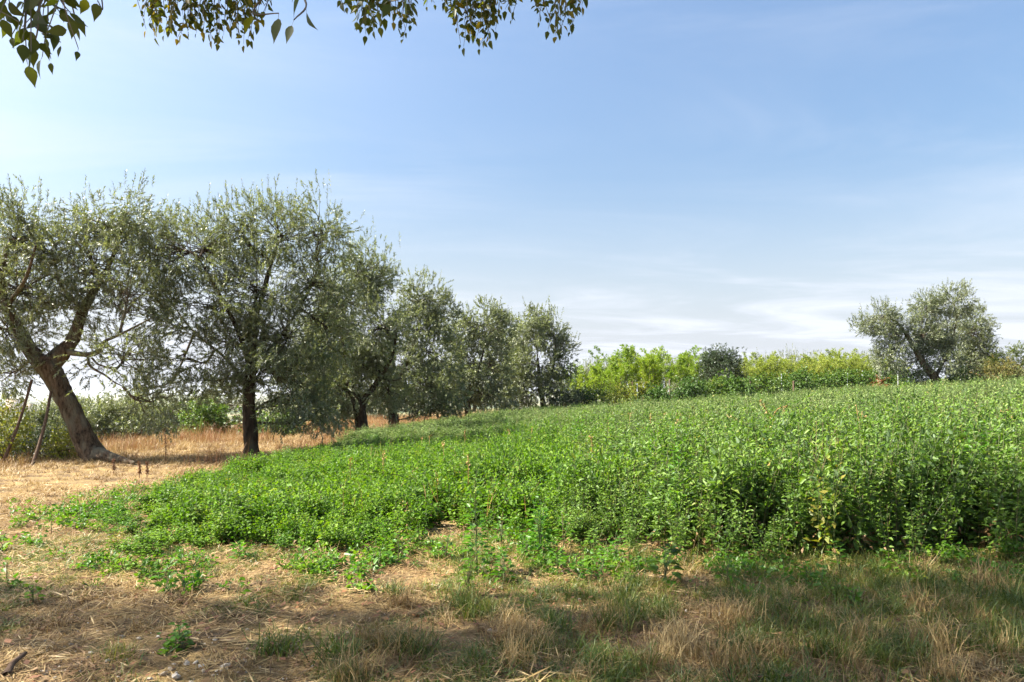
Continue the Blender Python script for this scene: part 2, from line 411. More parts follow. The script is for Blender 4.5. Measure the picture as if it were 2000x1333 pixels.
def ground_mat():
    m, N, Lk = new_mat('dry_ground')
    out = N.new('ShaderNodeOutputMaterial'); pb = N.new('ShaderNodeBsdfPrincipled'); pb.inputs['Roughness'].default_value = .95
    pb.inputs['Specular IOR Level'].default_value = .1
    ge = N.new('ShaderNodeNewGeometry')
    def noise(s, d, r=.6, map_=None):
        n = N.new('ShaderNodeTexNoise'); n.inputs['Scale'].default_value = s; n.inputs['Detail'].default_value = d; n.inputs['Roughness'].default_value = r
        Lk.new(ge.outputs['Position'], n.inputs['Vector']); return n.outputs['Fac']
    fine = noise(22, 8, .7); mid = noise(2.2, 5); bigN = noise(.35, 4); gran = noise(90, 3, .7)
    soil = ramp_node(N, [(.32, (.045, .030, .016)), (.5, (.120, .082, .046)), (.72, (.28, .21, .13))]); Lk.new(fine, soil.inputs[0])
    straw = ramp_node(N, [(.30, (.095, .060, .025)), (.5, (.25, .172, .074)), (.72, (.46, .345, .175))]); Lk.new(gran, straw.inputs[0])
    mk = ramp_node(N, [(.40, (0, 0, 0)), (.58, (1, 1, 1))]); Lk.new(mid, mk.inputs[0])
    mx = N.new('ShaderNodeMix'); mx.data_type = 'RGBA'; Lk.new(mk.outputs[0], mx.inputs['Factor']); Lk.new(soil.outputs[0], mx.inputs['A']); Lk.new(straw.outputs[0], mx.inputs['B'])
    # land cover of the far plain: fields and woods
    far1 = noise(.006, 6, .6)
    fr = ramp_node(N, [(.36, (.045, .065, .03)), (.47, (.10, .13, .05)), (.55, (.24, .20, .10)), (.66, (.09, .12, .05))]); Lk.new(far1, fr.inputs[0])
    ln = N.new('ShaderNodeVectorMath'); ln.operation = 'LENGTH'; Lk.new(ge.outputs['Position'], ln.inputs[0])
    mr = N.new('ShaderNodeMapRange'); mr.inputs['From Min'].default_value = 35; mr.inputs['From Max'].default_value = 110; Lk.new(ln.outputs['Value'], mr.inputs['Value'])
    mx2 = N.new('ShaderNodeMix'); mx2.data_type = 'RGBA'; Lk.new(mr.outputs[0], mx2.inputs['Factor']); Lk.new(mx.outputs['Result'], mx2.inputs['A']); Lk.new(fr.outputs[0], mx2.inputs['B'])
    Lk.new(mx2.outputs['Result'], pb.inputs['Base Color'])
    bp = N.new('ShaderNodeBump'); bp.inputs['Strength'].default_value = .7; bp.inputs['Distance'].default_value = .03
    Lk.new(fine, bp.inputs['Height']); Lk.new(bp.outputs[0], pb.inputs['Normal'])
    Lk.new(pb.outputs[0], out.inputs[0])
    return m
M['ground'] = ground_mat()

# ------------------------------------------------------------------ ground
def build_ground():
    n = 330
    s = np.linspace(-1, 1, n)
    k = 7.6
    X = np.sinh(s * k) / np.sinh(k) * 9000
    t = np.linspace(-.55, 1, n)
    Y = np.sinh(t * k) / np.sinh(k) * 9000 + 4.5
    XX, YY = np.meshgrid(X, Y)
    Z = gz(XX.ravel(), YY.ravel())
    V = np.stack([XX.ravel(), YY.ravel(), Z], 1)
    i = np.arange(n * n).reshape(n, n)
    f = np.stack([i[:-1, :-1], i[:-1, 1:], i[1:, 1:], i[1:, :-1]], -1).reshape(-1, 4)
    mb = MB(); mb.add(V, f)
    o = obj('ground', mb.mesh('ground', [M['ground']], True))
    tag(o, 'dry sloping ground of soil and straw falling to the plain', None, None, 'structure')
    return o
GROUND = build_ground()

def hills():
    mb = MB()
    x = np.linspace(-9000, 9000, 160); prof = 25 + 40 * fbm(x / 2600, x * 0, 21, 5) ** 1.6
    rows = [(7600, -60, 0), (8100, 0, .55), (8600, 0, 1.0), (9400, -60, 0)]
    V = []
    for (y, z0, kz) in rows: V.append(np.stack([x, np.full_like(x, y) + 200 * fbm(x / 900, x * 0, 4), z0 + prof * kz - 40], 1))
    V = np.concatenate(V); n = len(x)
    i = np.arange(4 * n).reshape(4, n)
    f = np.stack([i[:-1, :-1], i[:-1, 1:], i[1:, 1:], i[1:, :-1]], -1).reshape(-1, 4)
    mb.add(V, f)
    o = obj('hills', mb.mesh('hills', [M['ground']], True)); tag(o, 'low far hills on the horizon beyond the plain', None, None, 'structure')
hills()

# ------------------------------------------------------------------ olive trees
def skeleton(tree_pts, d, per=9):
    out = []
    for line in tree_pts:
        p = np.array([P(u, v, d + dd) for (u, v, dd, r) in line]); r = np.array([q[3] for q in line])
        path = catmull(p, per)
        rr = np.interp(np.linspace(0, 1, len(path)), np.linspace(0, 1, len(r)), r)
        out.append((path, rr))
    return out

def olive(label, d, limbs, lobes, ntw, group, leafL=.085, leafW=.024, K=16, tw=.28, mat='olive', bark='bark', shoots=.1, name='olive_tree', sides=12, clus=.19, roots=0):
    """limbs: polylines of (photo u, v, depth offset, radius); lobes: (u, v, ddepth, ru px, rv px, share)"""
    sk = skeleton(limbs, d)
    b = sk[0][0][0]; base = np.array([b[0], b[1], gz1(b[0], b[1])])
    sk[0][0][0][2] = base[2] - .12
    root = thing(name, label, 'tree', base, group)
    wb = MB()
    for i, (path, rr) in enumerate(sk):
        tube(wb, path - base, rr * .78, (26 if d < 26 else sides) if rr[0] > .12 else 7, 0, .22 if rr[0] > .06 else .1, seed=i * 1.7 + d)
    for q in range(roots):
        a = q * 2 * math.pi / roots + .4
        L = rng.uniform(.5, .8)
        pr = np.array([[0, 0, .28], [math.cos(a) * .32, math.sin(a) * .25, .13], [math.cos(a) * L, math.sin(a) * L * .7, .0], [math.cos(a) * L * 1.5, math.sin(a) * L, -.08]])
        tube(wb, catmull(pr, 3), np.linspace(.17, .04, 10), 8, 0, .15, seed=q)
    tr = obj('trunk', wb.mesh('trunk', [M[bark]], True), root)
    # crown clusters
    allp = np.concatenate([p for p, r in sk[0:]]); 
    tot = sum(l[5] for l in lobes)
    O = []; D = []; Ls = []; bp = MB()
    for (u, v, dd, ru, rv, share) in lobes:
        c = P(u, v, d + dd); R = np.array([ru / F * d, (ru + rv) * .5 / F * d * 1.05, rv / F * d])
        a = allp[np.argmin(np.linalg.norm((allp - c) * [1, 1, .7] + [0, 0, .15], axis=1))]
        mid = (a + c) / 2 + rng.normal(0, .12, 3) * np.linalg.norm(c - a)
        main = catmull([a, mid, c], 5)
        tube(bp, main - base, np.linspace(.035, .016, len(main)), 5, 0, 0)
        n = int(ntw * share / tot); nc = max(5, int(n / 15))
        dirs = rand_unit(nc); rad = .25 + .75 * rng.random(nc) ** .55
        cc = c + dirs * rad[:, None] * R
        for q in cc:
            k = main[rng.integers(2, len(main))]
            m2 = (k + q) / 2 + rng.normal(0, .10, 3)
            tube(bp, catmull([k, m2, q], 3) - base, np.linspace(.014, .004, 7), 4, 0, 0, cap=False)
        w = rng.integers(0, nc, n)
        o = cc[w] + rng.normal(0, clus, (n, 3)) * np.array([1, 1, .9])
        outw = nrm((o - c) / R)
        cdir = nrm(nrm((cc - c) / R) * .7 + np.array([0, 0, .25]) + rng.normal(0, .5, (nc, 3)))
        dr = nrm(cdir[w] * .9 + outw * .2 + rng.normal(0, .38, (n, 3)))
        low = (o - c)[:, 2] < -.25 * R[2]
        dr[low] = nrm(dr[low] + np.array([0, 0, -.45]))
        ln = tw * rng.uniform(.6, 1.25, n)
        up = ((o - c)[:, 2] > .45 * R[2]) & (rng.random(n) < shoots * 3)
        dr[up] = nrm(dr[up] * .35 + np.array([0, 0, 1.0])); ln[up] *= rng.uniform(1.2, 2.2, up.sum())
        O.append(o); D.append(dr); Ls.append(ln)
    O = np.concatenate(O); D = np.concatenate(D); Ls = np.concatenate(Ls)
    ok = O[:, 2] > gz(O[:, 0], O[:, 1]) + .35
    O, D, Ls = O[ok], D[ok], Ls[ok]
    obj('branches', bp.mesh('branches', [M[bark]], True), root)
    cm = MB()
    twigs(cm, O - base, D, Ls, K, leafL, leafW, 0, 1, droop=.06, spread=.75, stem_w=.007)
    cr = obj('crown', cm.mesh('crown', [M[mat], M['twig']]), root)
    return root

GO = 'olive trees in the row beside the field'
olive('gnarled old olive leaning away over two prop poles', 16.4,
      [[(190, 902, 0, .36), (172, 868, 0, .30), (150, 825, 0, .26), (122, 770, 0, .28), (98, 722, 0, .34), (88, 700, 0, .26)],
       [(94, 722, 0, .25), (62, 690, -.1, .20), (36, 645, -.2, .17), (14, 600, -.3, .14), (2, 545, -.4, .10), (14, 480, -.5, .05)],
       [(98, 712, 0, .26), (132, 678, .1, .22), (150, 648, .2, .17), (163, 605, .3, .14), (186, 565, .4, .10), (215, 515, .5, .06), (235, 460, .6, .03)],
       [(130, 686, 0, .11), (163, 693, -.2, .085), (190, 688, -.4, .075), (204, 668, -.5, .05), (238, 652, -.6, .038), (295, 622, -.7, .02)],
       [(172, 692, -.2, .045), (176, 715, -.35, .038), (205, 733, -.5, .03), (222, 746, -.6, .024), (240, 755, -.6, .012)],
       [(180, 700, -.3, .035), (192, 712, -.4, .03), (215, 720, -.5, .024), (242, 735, -.6, .014)],
       [(163, 605, .3, .08), (120, 560, .5, .05), (105, 500, .6, .03)],
       [(14, 600, -.3, .07), (50, 545, -.8, .05), (70, 480, -1., .03)],
       [(185, 885, 0, .24), (212, 893, -.4, .17), (240, 899, -.8, .10), (262, 905, -1.1, .04)]],
      [(55, 560, -.3, 95, 85, 1.5), (60, 480, 0, 85, 55, 1.0), (45, 425, .2, 42, 42, .45), (175, 505, .3, 95, 85, 1.4), (190, 430, .4, 60, 40, .5), (245, 415, .5, 45, 45, .4),
       (130, 600, .4, 80, 60, .7), (0, 640, -.5, 70, 75, .9), (255, 560, 0, 70, 85, .8), (245, 690, -.3, 85, 90, .75), (300, 785, -.2, 60, 45, .4), (20, 730, -.3, 50, 50, .4), (-70, 560, 0, 80, 110, 1.0)],
      5400, GO, bark='bark')
olive('tall upright olive with straight single trunk in dry grass', 17.8,
      [[(491, 896, 0, .30), (490, 868, 0, .215), (488, 820, 0, .20), (487, 770, 0, .19), (490, 705, 0, .17), (494, 640, 0, .15), (497, 600, 0, .12)],
       [(490, 690, 0, .12), (496, 630, .2, .10), (515, 570, .4, .085), (528, 520, .5, .06), (545, 470, .6, .035)],
       [(489, 720, 0, .09), (462, 640, -.4, .07), (420, 560, -.8, .05), (385, 500, -1, .03)],
       [(488, 740, 0, .08), (530, 680, .3, .06), (580, 610, .6, .045), (625, 530, .8, .028)],
       [(488, 760, 0, .06), (440, 700, .5, .05), (380, 650, .8, .035), (340, 600, 1, .02)]],
      [(400, 490, -.4, 90, 75, 1.25), (470, 450, 0, 70, 50, .8), (545, 455, .3, 95, 65, 1.2), (630, 455, .4, 55, 70, .8), (610, 550, .3, 80, 80, 1.2), (500, 560, -.4, 110, 80, 1.4),
       (400, 600, -.3, 85, 75, .95), (330, 500, -.2, 75, 85, .95), (320, 610, 0, 70, 80, .7), (560, 650, -.3, 95, 80, 1.3), (445, 670, -.3, 90, 70, .95), (590, 745, -.2, 70, 60, .8), (500, 735, .3, 85, 60, .8),
       (290, 455, -.1, 62, 55, .55), (365, 700, -.2, 80, 55, .45), (420, 745, -.2, 60, 35, .35), (295, 760, .3, 60, 40, .2), (640, 640, .3, 50, 90, .7), (560, 790, -.3, 60, 32, .45), (625, 800, .2, 40, 36, .4), (520, 690, 0, 90, 70, .9)],
      9000, GO, bark='bark_dark')
olive('forked olive with V shaped trunk at the field margin', 24.5,
      [[(709, 862, 0, .34), (706, 830, 0, .27), (702, 800, 0, .26), (694, 772, 0, .22)],
       [(700, 795, 0, .2), (686, 760, 0, .17), (676, 720, .1, .14), (670, 670, .2, .10), (668, 610, .2, .06), (690, 550, .2, .03)],
       [(704, 805, 0, .18), (715, 776, 0, .15), (735, 750, -.1, .12), (752, 722, -.2, .10), (768, 690, -.3, .07), (775, 640, -.3, .04)],
       [(745, 738, 0, .06), (765, 744, 0, .05), (785, 740, 0, .03)]],
      [(715, 525, 0, 48, 52, .8), (745, 560, .3, 35, 45, .45), (680, 590, 0, 62, 70, 1.1), (735, 640, -.3, 60, 60, .9), (650, 680, -.2, 55, 70, .9), (700, 700, .2, 65, 55, .9), (640, 770, -.3, 35, 50, .5), (615, 740, .3, 40, 70, .6), (740, 700, .4, 55, 45, .6), (640, 815, -.2, 34, 26, .35), (670, 760, -.3, 50, 40, .5), (760, 770, .4, 45, 40, .45)],
      6200, GO, leafL=.10, leafW=.030, K=14, bark='bark_dark')
olive('rounded olive behind the forked one, its trunk bent like a bow', 31,
      [[(770, 832, 0, .30), (766, 805, 0, .24), (756, 782, 0, .20), (748, 760, 0, .15), (770, 710, 0, .09)],
       [(752, 775, 0, .12), (790, 720, .2, .09), (815, 650, .3, .05), (830, 590, .3, .03)]],
      [(822, 585, 0, 48, 42, .8), (860, 620, .2, 36, 50, .7), (800, 640, -.2, 60, 55, .9), (850, 690, 0, 55, 60, .9), (790, 710, 0, 55, 50, .8), (830, 755, -.3, 55, 45, .8), (760, 760, .3, 40, 40, .4), (880, 760, .2, 35, 50, .5), (845, 795, -.3, 50, 20, .4), (790, 775, -.2, 50, 30, .45)],
      5000, GO, leafL=.115, leafW=.036, K=14, bark='bark_dark')
olive('dense olive halfway along the row with drooping skirt of leaves', 41,
      [[(915, 812, 0, .3), (912, 790, 0, .24), (905, 765, 0, .2), (900, 700, 0, .1)], [(910, 775, 0, .14), (935, 720, 0, .09), (950, 660, 0, .04)]],
      [(940, 635, 0, 40, 36, .8), (900, 660, 0, 36, 45, .8), (975, 640, .3, 32, 36, .6), (920, 710, -.3, 55, 45, .9), (960, 715, 0, 40, 50, .8), (890, 740, 0, 36, 40, .6), (935, 765, -.2, 60, 30, .9), (890, 780, -.2, 36, 18, .35), (975, 775, -.2, 36, 22, .4)],
      3600, GO, leafL=.145, leafW=.056, K=14, tw=.4, bark='bark_dark', clus=.24)
olive('last olive at the far end of the row, nearest the bamboo', 45,
      [[(1062, 806, 0, .3), (1060, 785, 0, .24), (1055, 760, 0, .2), (1050, 700, 0, .1)], [(1058, 770, 0, .14), (1080, 720, 0, .09), (1085, 660, 0, .04)]],
      [(1035, 640, 0, 36, 34, .8), (1075, 655, 0, 34, 38, .8), (1095, 700, .3, 28, 45, .7), (1045, 710, -.3, 50, 45, .9), (1085, 750, 0, 34, 36, .6), (1010, 730, 0, 30, 45, .6), (1040, 765, -.2, 50, 30, .8), (1090, 778, -.2, 30, 18, .35), (1005, 778, -.2, 30, 18, .35)],
      3600, GO, leafL=.15, leafW=.058, K=14, tw=.4, bark='bark_dark', clus=.24)
olive('olive half hidden between two others near end of row', 50,
      [[(985, 802, 0, .28), (984, 770, 0, .22), (990, 700, 0, .08)]],
      [(1000, 650, 0, 34, 34, .8), (975, 690, 0, 40, 45, .9), (1010, 720, 0, 34, 45, .8), (985, 755, 0, 40, 32, .7)],
      2200, GO, leafL=.17, leafW=.062, K=12, tw=.42, bark='bark_dark', clus=.24)
olive('olive deep in shade behind the forked and upright ones', 30,
      [[(625, 836, 0, .26), (622, 800, 0, .2), (618, 740, 0, .12), (600, 660, 0, .05)]],
      [(600, 700, 0, 60, 70, 1), (570, 770, 0, 60, 40, .7), (640, 760, 0, 50, 45, .8), (640, 640, 0, 50, 60, .7)],
      2800, GO, leafL=.115, leafW=.036, K=12, bark='bark_dark')

for (u, d, lab) in [(672, 44, 'shadowy olive far behind the forked trunk'), (742, 48, 'shadowy olive seen through the bow shaped trunk'), (845, 56, 'shadowy olive far behind the middle of the row'), (925, 62, 'farthest shadowy olive behind the row')]:
    b = P(u, 800, d); g = gz1(b[0], b[1]); vb = VH + (EYE - g) / d * F; k = 40.0 / d
    olive(lab, d, [[(u, vb, 0, .25), (u + 3, vb - 30 * k, 0, .18), (u - 4, vb - 90 * k, 0, .06)]],
          [(u - 30 * k, vb - 95 * k, 0, 50 * k, 48 * k, 1), (u + 30 * k, vb - 90 * k, 0, 50 * k, 50 * k, 1), (u, vb - 130 * k, 0, 46 * k, 40 * k, .8), (u - 20 * k, vb - 52 * k, -.3, 60 * k, 30 * k, .9), (u + 35 * k, vb - 50 * k, -.3, 50 * k, 30 * k, .8)],
          1300, 'olive trees behind the row', leafL=.18, leafW=.06, K=12, tw=.42, bark='bark_dark', clus=.24)
GR = 'olive trees on the rise at the far side'
olive('broad lone olive leaning over the weeds on the rise', 43,
      [[(1838, 772, 0, .40), (1828, 742, 0, .30), (1812, 722, 0, .27), (1795, 696, 0, .22), (1780, 670, 0, .17), (1760, 640, 0, .10), (1735, 615, 0, .05)],
       [(1790, 690, 0, .13), (1805, 655, .2, .10), (1812, 615, .3, .05)], [(1826, 740, 0, .14), (1850, 690, .3, .10), (1868, 630, .5, .05)]],
      [(1722, 625, 0, 30, 32, .8), (1688, 640, 0, 22, 17, .25), (1745, 660, 0, 38, 32, .8), (1735, 700, -.2, 36, 34, .7), (1808, 605, 0, 24, 33, .7), (1800, 650, -.3, 36, 36, .9), (1862, 590, .2, 28, 32, .8), (1850, 640, 0, 42, 40, 1),
       (1845, 700, -.4, 36, 32, .8), (1820, 675, 0, 36, 34, .7), (1775, 715, .5, 36, 28, .4)],
      5600, GR, leafL=.135, leafW=.042, K=12, tw=.36, mat='olive_pale', shoots=.12, clus=.17)
olive('dark olive standing close behind the broad lone one', 46,
      [[(1896, 765, 0, .25), (1894, 735, 0, .2), (1890, 700, 0, .12), (1900, 660, 0, .05)]],
      [(1900, 640, 0, 34, 40, .9), (1915, 690, 0, 26, 40, .8), (1895, 720, 0, 36, 28, .7), (1922, 715, 0, 20, 26, .4)],
      2800, GR, leafL=.14, leafW=.044, K=12, tw=.36, mat='olive', bark='bark_dark', clus=.2)

GL = 'olive trees down the slope'
for i, (u, v, d, ru, rv, lab) in enumerate([
        (85, 850, 25, 80, 46, 'bushy grey olive below the leaning trunk and its poles'),
        (225, 838, 27, 85, 50, 'low dark olive crown behind the leaning trunk foot'),
        (345, 832, 31, 60, 50, 'silvery olive shrub between leaning and upright trunks'),
        (425, 795, 40, 85, 50, 'pale olive crown rising behind the yellow vines'),
        (275, 800, 46, 70, 36, 'distant olive down the slope under hanging foliage'),
        (140, 818, 38, 70, 30, 'distant olive down the slope seen past the poles')]):
    b = P(u, v, d); g = gz1(b[0], b[1]); vb = VH + (EYE - g) / d * F
    olive(lab, d, [[(u, vb, 0, .2), (u + 4, (vb + v) / 2, 0, .15), (u - 3, v, 0, .08)]],
          [(u - ru * .45, v, 0, ru * .6, rv * .9, 1), (u + ru * .45, v - 4, .2, ru * .6, rv * .85, 1), (u, v + rv * .3, -.4, ru * .7, rv * .7, 1), (u, v - rv * .35, .2, ru * .5, rv * .6, .7)],
          1700, GL, leafL=.14, leafW=.042, K=12, mat='olive_pale' if i in (0, 2, 3) else 'olive', clus=.2)
GF = 'trees showing above the bamboo'
for i, (u, vt, d) in enumerate([(1150, 712, 78), (1200, 706, 82), (1300, 706, 84), (1490, 700, 84), (1545, 697, 80), (1600, 699, 86), (1690, 700, 78), (1655, 704, 82)]):
    b = P(u, vt, d); g = gz1(b[0], b[1]); vb = VH + (EYE - g) / d * F
    olive('hazy tree top showing just above the bamboo', d, [[(u, vb, 0, .25), (u, (vt + vb) / 2, 0, .12), (u, vt + 20, 0, .05)]],
          [(u - 14, vt + 24, 0, 26, 22, 1), (u + 16, vt + 22, 0, 26, 20, 1), (u, vt + 14, 0, 20, 16, .7)],
          700, GF, leafL=.2, leafW=.06, K=10, tw=.5, mat='olive', clus=.45, name='olive_tree')

# prop poles under the leaning olive
for (u0, v0, u1, v1, dd0, dd1, r, lab) in [(62, 922, 99, 765, -1.0, -.25, .036, 'rusty brown prop pole closest to the leaning olive trunk'),
                                   (2, 905, 62, 742, -.7, -.2, .034, 'outer rusty prop pole propped under the olive limb')]:
    a = P(u0, v0, 16.4 + dd0); b = P(u1, v1, 16.4 + dd1); a[2] = gz1(a[0], a[1]) - .05
    mb = MB(); k = np.linspace(0, 1, 12)[:, None]
    path = a * (1 - k) + b * k + np.stack([np.sin(k[:, 0] * 3.1) * .05, k[:, 0] * 0, k[:, 0] * 0], 1)
    tube(mb, path - a, np.linspace(r * 1.1, r * .85, 12), 9, 0, .06)
    o = obj('prop_pole', mb.mesh('prop_pole', [M['pole']], True), None, a)
    tag(o, lab, 'pole', 'prop poles under the leaning olive')

# ------------------------------------------------------------------ bamboo, vines, shrubs in the background
def bamboo_mesh(h, nc, mat, seed):
    mb = MB()
    for c in range(nc):
        a = rng.uniform(0, 6.28); r0 = rng.uniform(0, .55); hh = h * rng.uniform(.62, 1.05)
        b0 = np.array([math.cos(a) * r0, math.sin(a) * r0, -.1]); lean = rng.uniform(.05, .24) * hh
        a2 = a + rng.normal(0, .6)
        path = catmull([b0, b0 + [math.cos(a2) * lean * .2, math.sin(a2) * lean * .2, hh * .45], b0 + [math.cos(a2) * lean * .6, math.sin(a2) * lean * .6, hh * .82], b0 + [math.cos(a2) * lean * 1.3, math.sin(a2) * lean * 1.3, hh]], 5)
        tube(mb, path, np.linspace(.025, .006, len(path)), 5, 1, 0, cap=False)
        n = 52
        t = rng.uniform(.12, 1, n) ** .8
        ip = t * (len(path) - 1); i0 = np.minimum(ip.astype(int), len(path) - 2); fr = (ip - i0)[:, None]
        o = path[i0] * (1 - fr) + path[i0 + 1] * fr
        dr = nrm(np.stack([rng.normal(0, 1, n), rng.normal(0, 1, n), rng.uniform(.5, 2.2, n)], 1))
        ln = (.62 - .44 * t) * rng.uniform(.5, 1.15, n) * (h / 4.5)
        twigs(mb, o, dr, ln, 8, .19, .04, 0, 1, droop=.3, spread=.6, stem_w=.006, upbias=.2)
    return mb.mesh('bamboo_clump', [M[mat], M['cane']])
BG = [bamboo_mesh(4.6, 9, 'bamboo', i) for i in range(4)]
BY = [bamboo_mesh(4.4, 9, 'bamboo_yellow', i) for i in range(4)]
for i, u in enumerate(np.linspace(1118, 1395, 17)):
    for row in range(2):
        uu = u + rng.normal(0, 6) + row * 8; d = 53 + row * 4 + rng.normal(0, .6)
        vt = np.interp(uu, [1110, 1170, 1215, 1290, 1400], [722, 712, 686, 692, 700]) + rng.normal(0, 7) - row * 2
        p = P(uu, vt, d); g = gz1(p[0], p[1]); h = (p[2] - g) / 4.5
        o = obj('bamboo_clump', BG[rng.integers(4)], None, (p[0], d, g)); o.scale = (h * 1.05, h * 1.05, h); o.rotation_euler = (0, 0, rng.uniform(0, 6.28))
        tag(o, 'bright green bamboo clump in the grove behind the weeds', 'bamboo', 'bright green bamboo clumps')
for i, u in enumerate(np.linspace(1436, 1745, 24)):
    for row in range(2):
        uu = u + rng.normal(0, 6) + row * 8; d = 55 + row * 4 + rng.normal(0, .6)
        vt = np.interp(uu, [1440, 1500, 1560, 1600, 1640, 1720], [700, 702, 704, 694, 690, 706]) + rng.normal(0, 6)
        p = P(uu, vt, d); g = gz1(p[0], p[1]); h = (p[2] - g) / 4.3
        o = obj('bamboo_clump', BY[rng.integers(4)], None, (p[0], d, g)); o.scale = (max(h, .7) * 1.0, max(h, .7) * 1.0, h); o.rotation_euler = (0, 0, rng.uniform(0, 6.28))
        tag(o, 'yellowish feathery bamboo clump behind the vine rows', 'bamboo', 'yellowish bamboo clumps')

def shrub(name, label, cat, u, vc, d, ru, rv, n, mat, leafL, leafW, group=None, K=10, tw=.35, clus=.22, stems=5, six=False):
    c = P(u, vc, d); g = gz1(c[0], c[1]); base = np.array([c[0], c[1], g])
    R = np.array([ru / F * d, (ru + rv) * .45 / F * d, rv / F * d])
    root = thing(name, label, cat, base, group)
    sm = MB()
    nc = max(8, n // 14)
    cc = c + rand_unit(nc) * (.25 + .75 * rng.random(nc) ** .5)[:, None] * R
    cc[:, 2] = np.maximum(cc[:, 2], g + .1)
    for s in range(stems):
        q = cc[rng.integers(nc)]
        b0 = base + np.array([rng.normal(0, .12), rng.normal(0, .1), -.08])
        path = catmull([b0, (b0 + q) / 2 + rng.normal(0, .12, 3), q], 4)
        tube(sm, path - base, np.linspace(.035, .008, len(path)) * (1 if R[2] > .6 else .5), 6, 0, .05)
    obj('stems', sm.mesh('stems', [M['bark_dark']], True), root)
    w = rng.integers(0, nc, n)
    o = cc[w] + rng.normal(0, clus, (n, 3)); o[:, 2] = np.maximum(o[:, 2], g + .05)
    dr = nrm(nrm((o - c) / R) * .6 + np.array([0, 0, .3]) + rng.normal(0, .6, (n, 3)))
    mb = MB(); twigs(mb, o - base, dr, tw * rng.uniform(.6, 1.2, n), K, leafL, leafW, 0, 1, droop=.2, spread=.9, stem_w=.006, six=six)
    obj('foliage', mb.mesh('foliage', [M[mat], M['twig']]), root)
    return root

shrub('evergreen_tree', 'dark round evergreen tree between green and yellow bamboo', 'tree', 1412, 722, 49, 34, 38, 1700, 'dark_leaf', .12, .055, clus=.3)
shrub('evergreen_tree', 'small pointed dark tree top left of the evergreen', 'tree', 1386, 712, 50, 14, 26, 420, 'dark_leaf', .12, .05, clus=.22)
GVn = 'grapevines along the far vine row'
k = 0
VL = ['yellowing grapevine before the green bamboo by the reddish stake', 'low dark green grapevine right of the reddish stake', 'grapevine under the green bamboo right of the wooden post', 'grapevine at the foot of the dark evergreen', 'grapevine left of the tall grey wooden post', 'grapevine just right of the tall grey wooden post',
      'grapevine between tall grey post and tallest grapevine', 'tallest grapevine, bulging above the dark stump post', 'first grapevine right of the tallest one', 'second grapevine right of the tallest one', 'grapevine behind the tall amaranth', 'grapevine beside the rust red vine', 'grapevine under the lone olive branches']
for (u, vt, d, ru) in [(1245, 764, 44, 34), (1285, 768, 43, 22), (1345, 752, 45, 22), (1405, 752, 45, 24), (1445, 752, 44, 26), (1490, 748, 46, 26), (1530, 742, 47, 26), (1560, 738, 46, 22), (1600, 740, 47, 30), (1640, 735, 48, 28), (1675, 738, 47, 24), (1720, 738, 48, 20), (1760, 742, 49, 24)]:
    rv = 22 if k != 7 else 28
    shrub('grapevine', VL[k], 'grapevine', u, vt + 14, d, ru, rv, 480, 'vine_yellow' if k in (0,) else 'vine', .13, .12, GVn, clus=.22, stems=3, K=6, six=False)
    k += 1
shrub('grapevine', 'wilted rust red vine at foot of the broad lone olive', 'grapevine', 1716, 750, 46, 9, 16, 160, 'rust', .12, .10, stems=3, K=6, clus=.12)
shrub('shrub', 'tall shrub at the far edge turning red and orange', 'shrub', 1955, 730, 41, 34, 20, 700, 'rust', .10, .06, 'shrubs turning colour on the rise', K=7)
shrub('shrub', 'olive green shrub with yellow tips behind the red one', 'shrub', 1985, 712, 44, 40, 30, 900, 'vine_yellow', .10, .05, 'shrubs turning colour on the rise', K=8)
shrub('shrub', 'grey green shrub right of the dark olive', 'shrub', 1945, 722, 47, 22, 22, 500, 'olive_pale', .11, .035, 'shrubs turning colour on the rise', K=8)
shrub('shrub', 'low green bush at foot of the broad lone olive', 'shrub', 1800, 742, 44, 34, 14, 420, 'vine', .10, .07, 'low bushes under the lone olive', K=6)
shrub('shrub', 'green bush with rusty leaves beside dark olive trunk', 'shrub', 1870, 738, 43.5, 30, 16, 420, 'vine', .10, .07, 'low bushes under the lone olive', K=6)
shrub('shrub', 'ochre green low bush in front of the green bamboo', 'shrub', 1215, 776, 44, 40, 14, 500, 'vine_yellow', .09, .05, K=7)
for (u, v, ru, rv, mt, lab) in [(1128, 782, 24, 14, 'dark_leaf', 'dark bush where the bamboo meets the last olive of the row'), (1168, 778, 26, 16, 'vine', 'green bush at the bamboo foot left of the ochre bush'), (1262, 776, 26, 15, 'dark_leaf', 'dark bush right of the ochre bush'),
                               (1330, 772, 28, 18, 'olive_pale', 'grey green bush between the wooden post and brown stake'), (1372, 770, 22, 16, 'vine', 'fresh green bush left of the brown stake'), (1425, 768, 26, 14, 'vine', 'green bush under the dark evergreen')]:
    shrub('shrub', lab, 'shrub', u, v, 46, ru, rv, 420, mt, .12, .07, 'bushes at the bamboo foot', K=7, clus=.2)
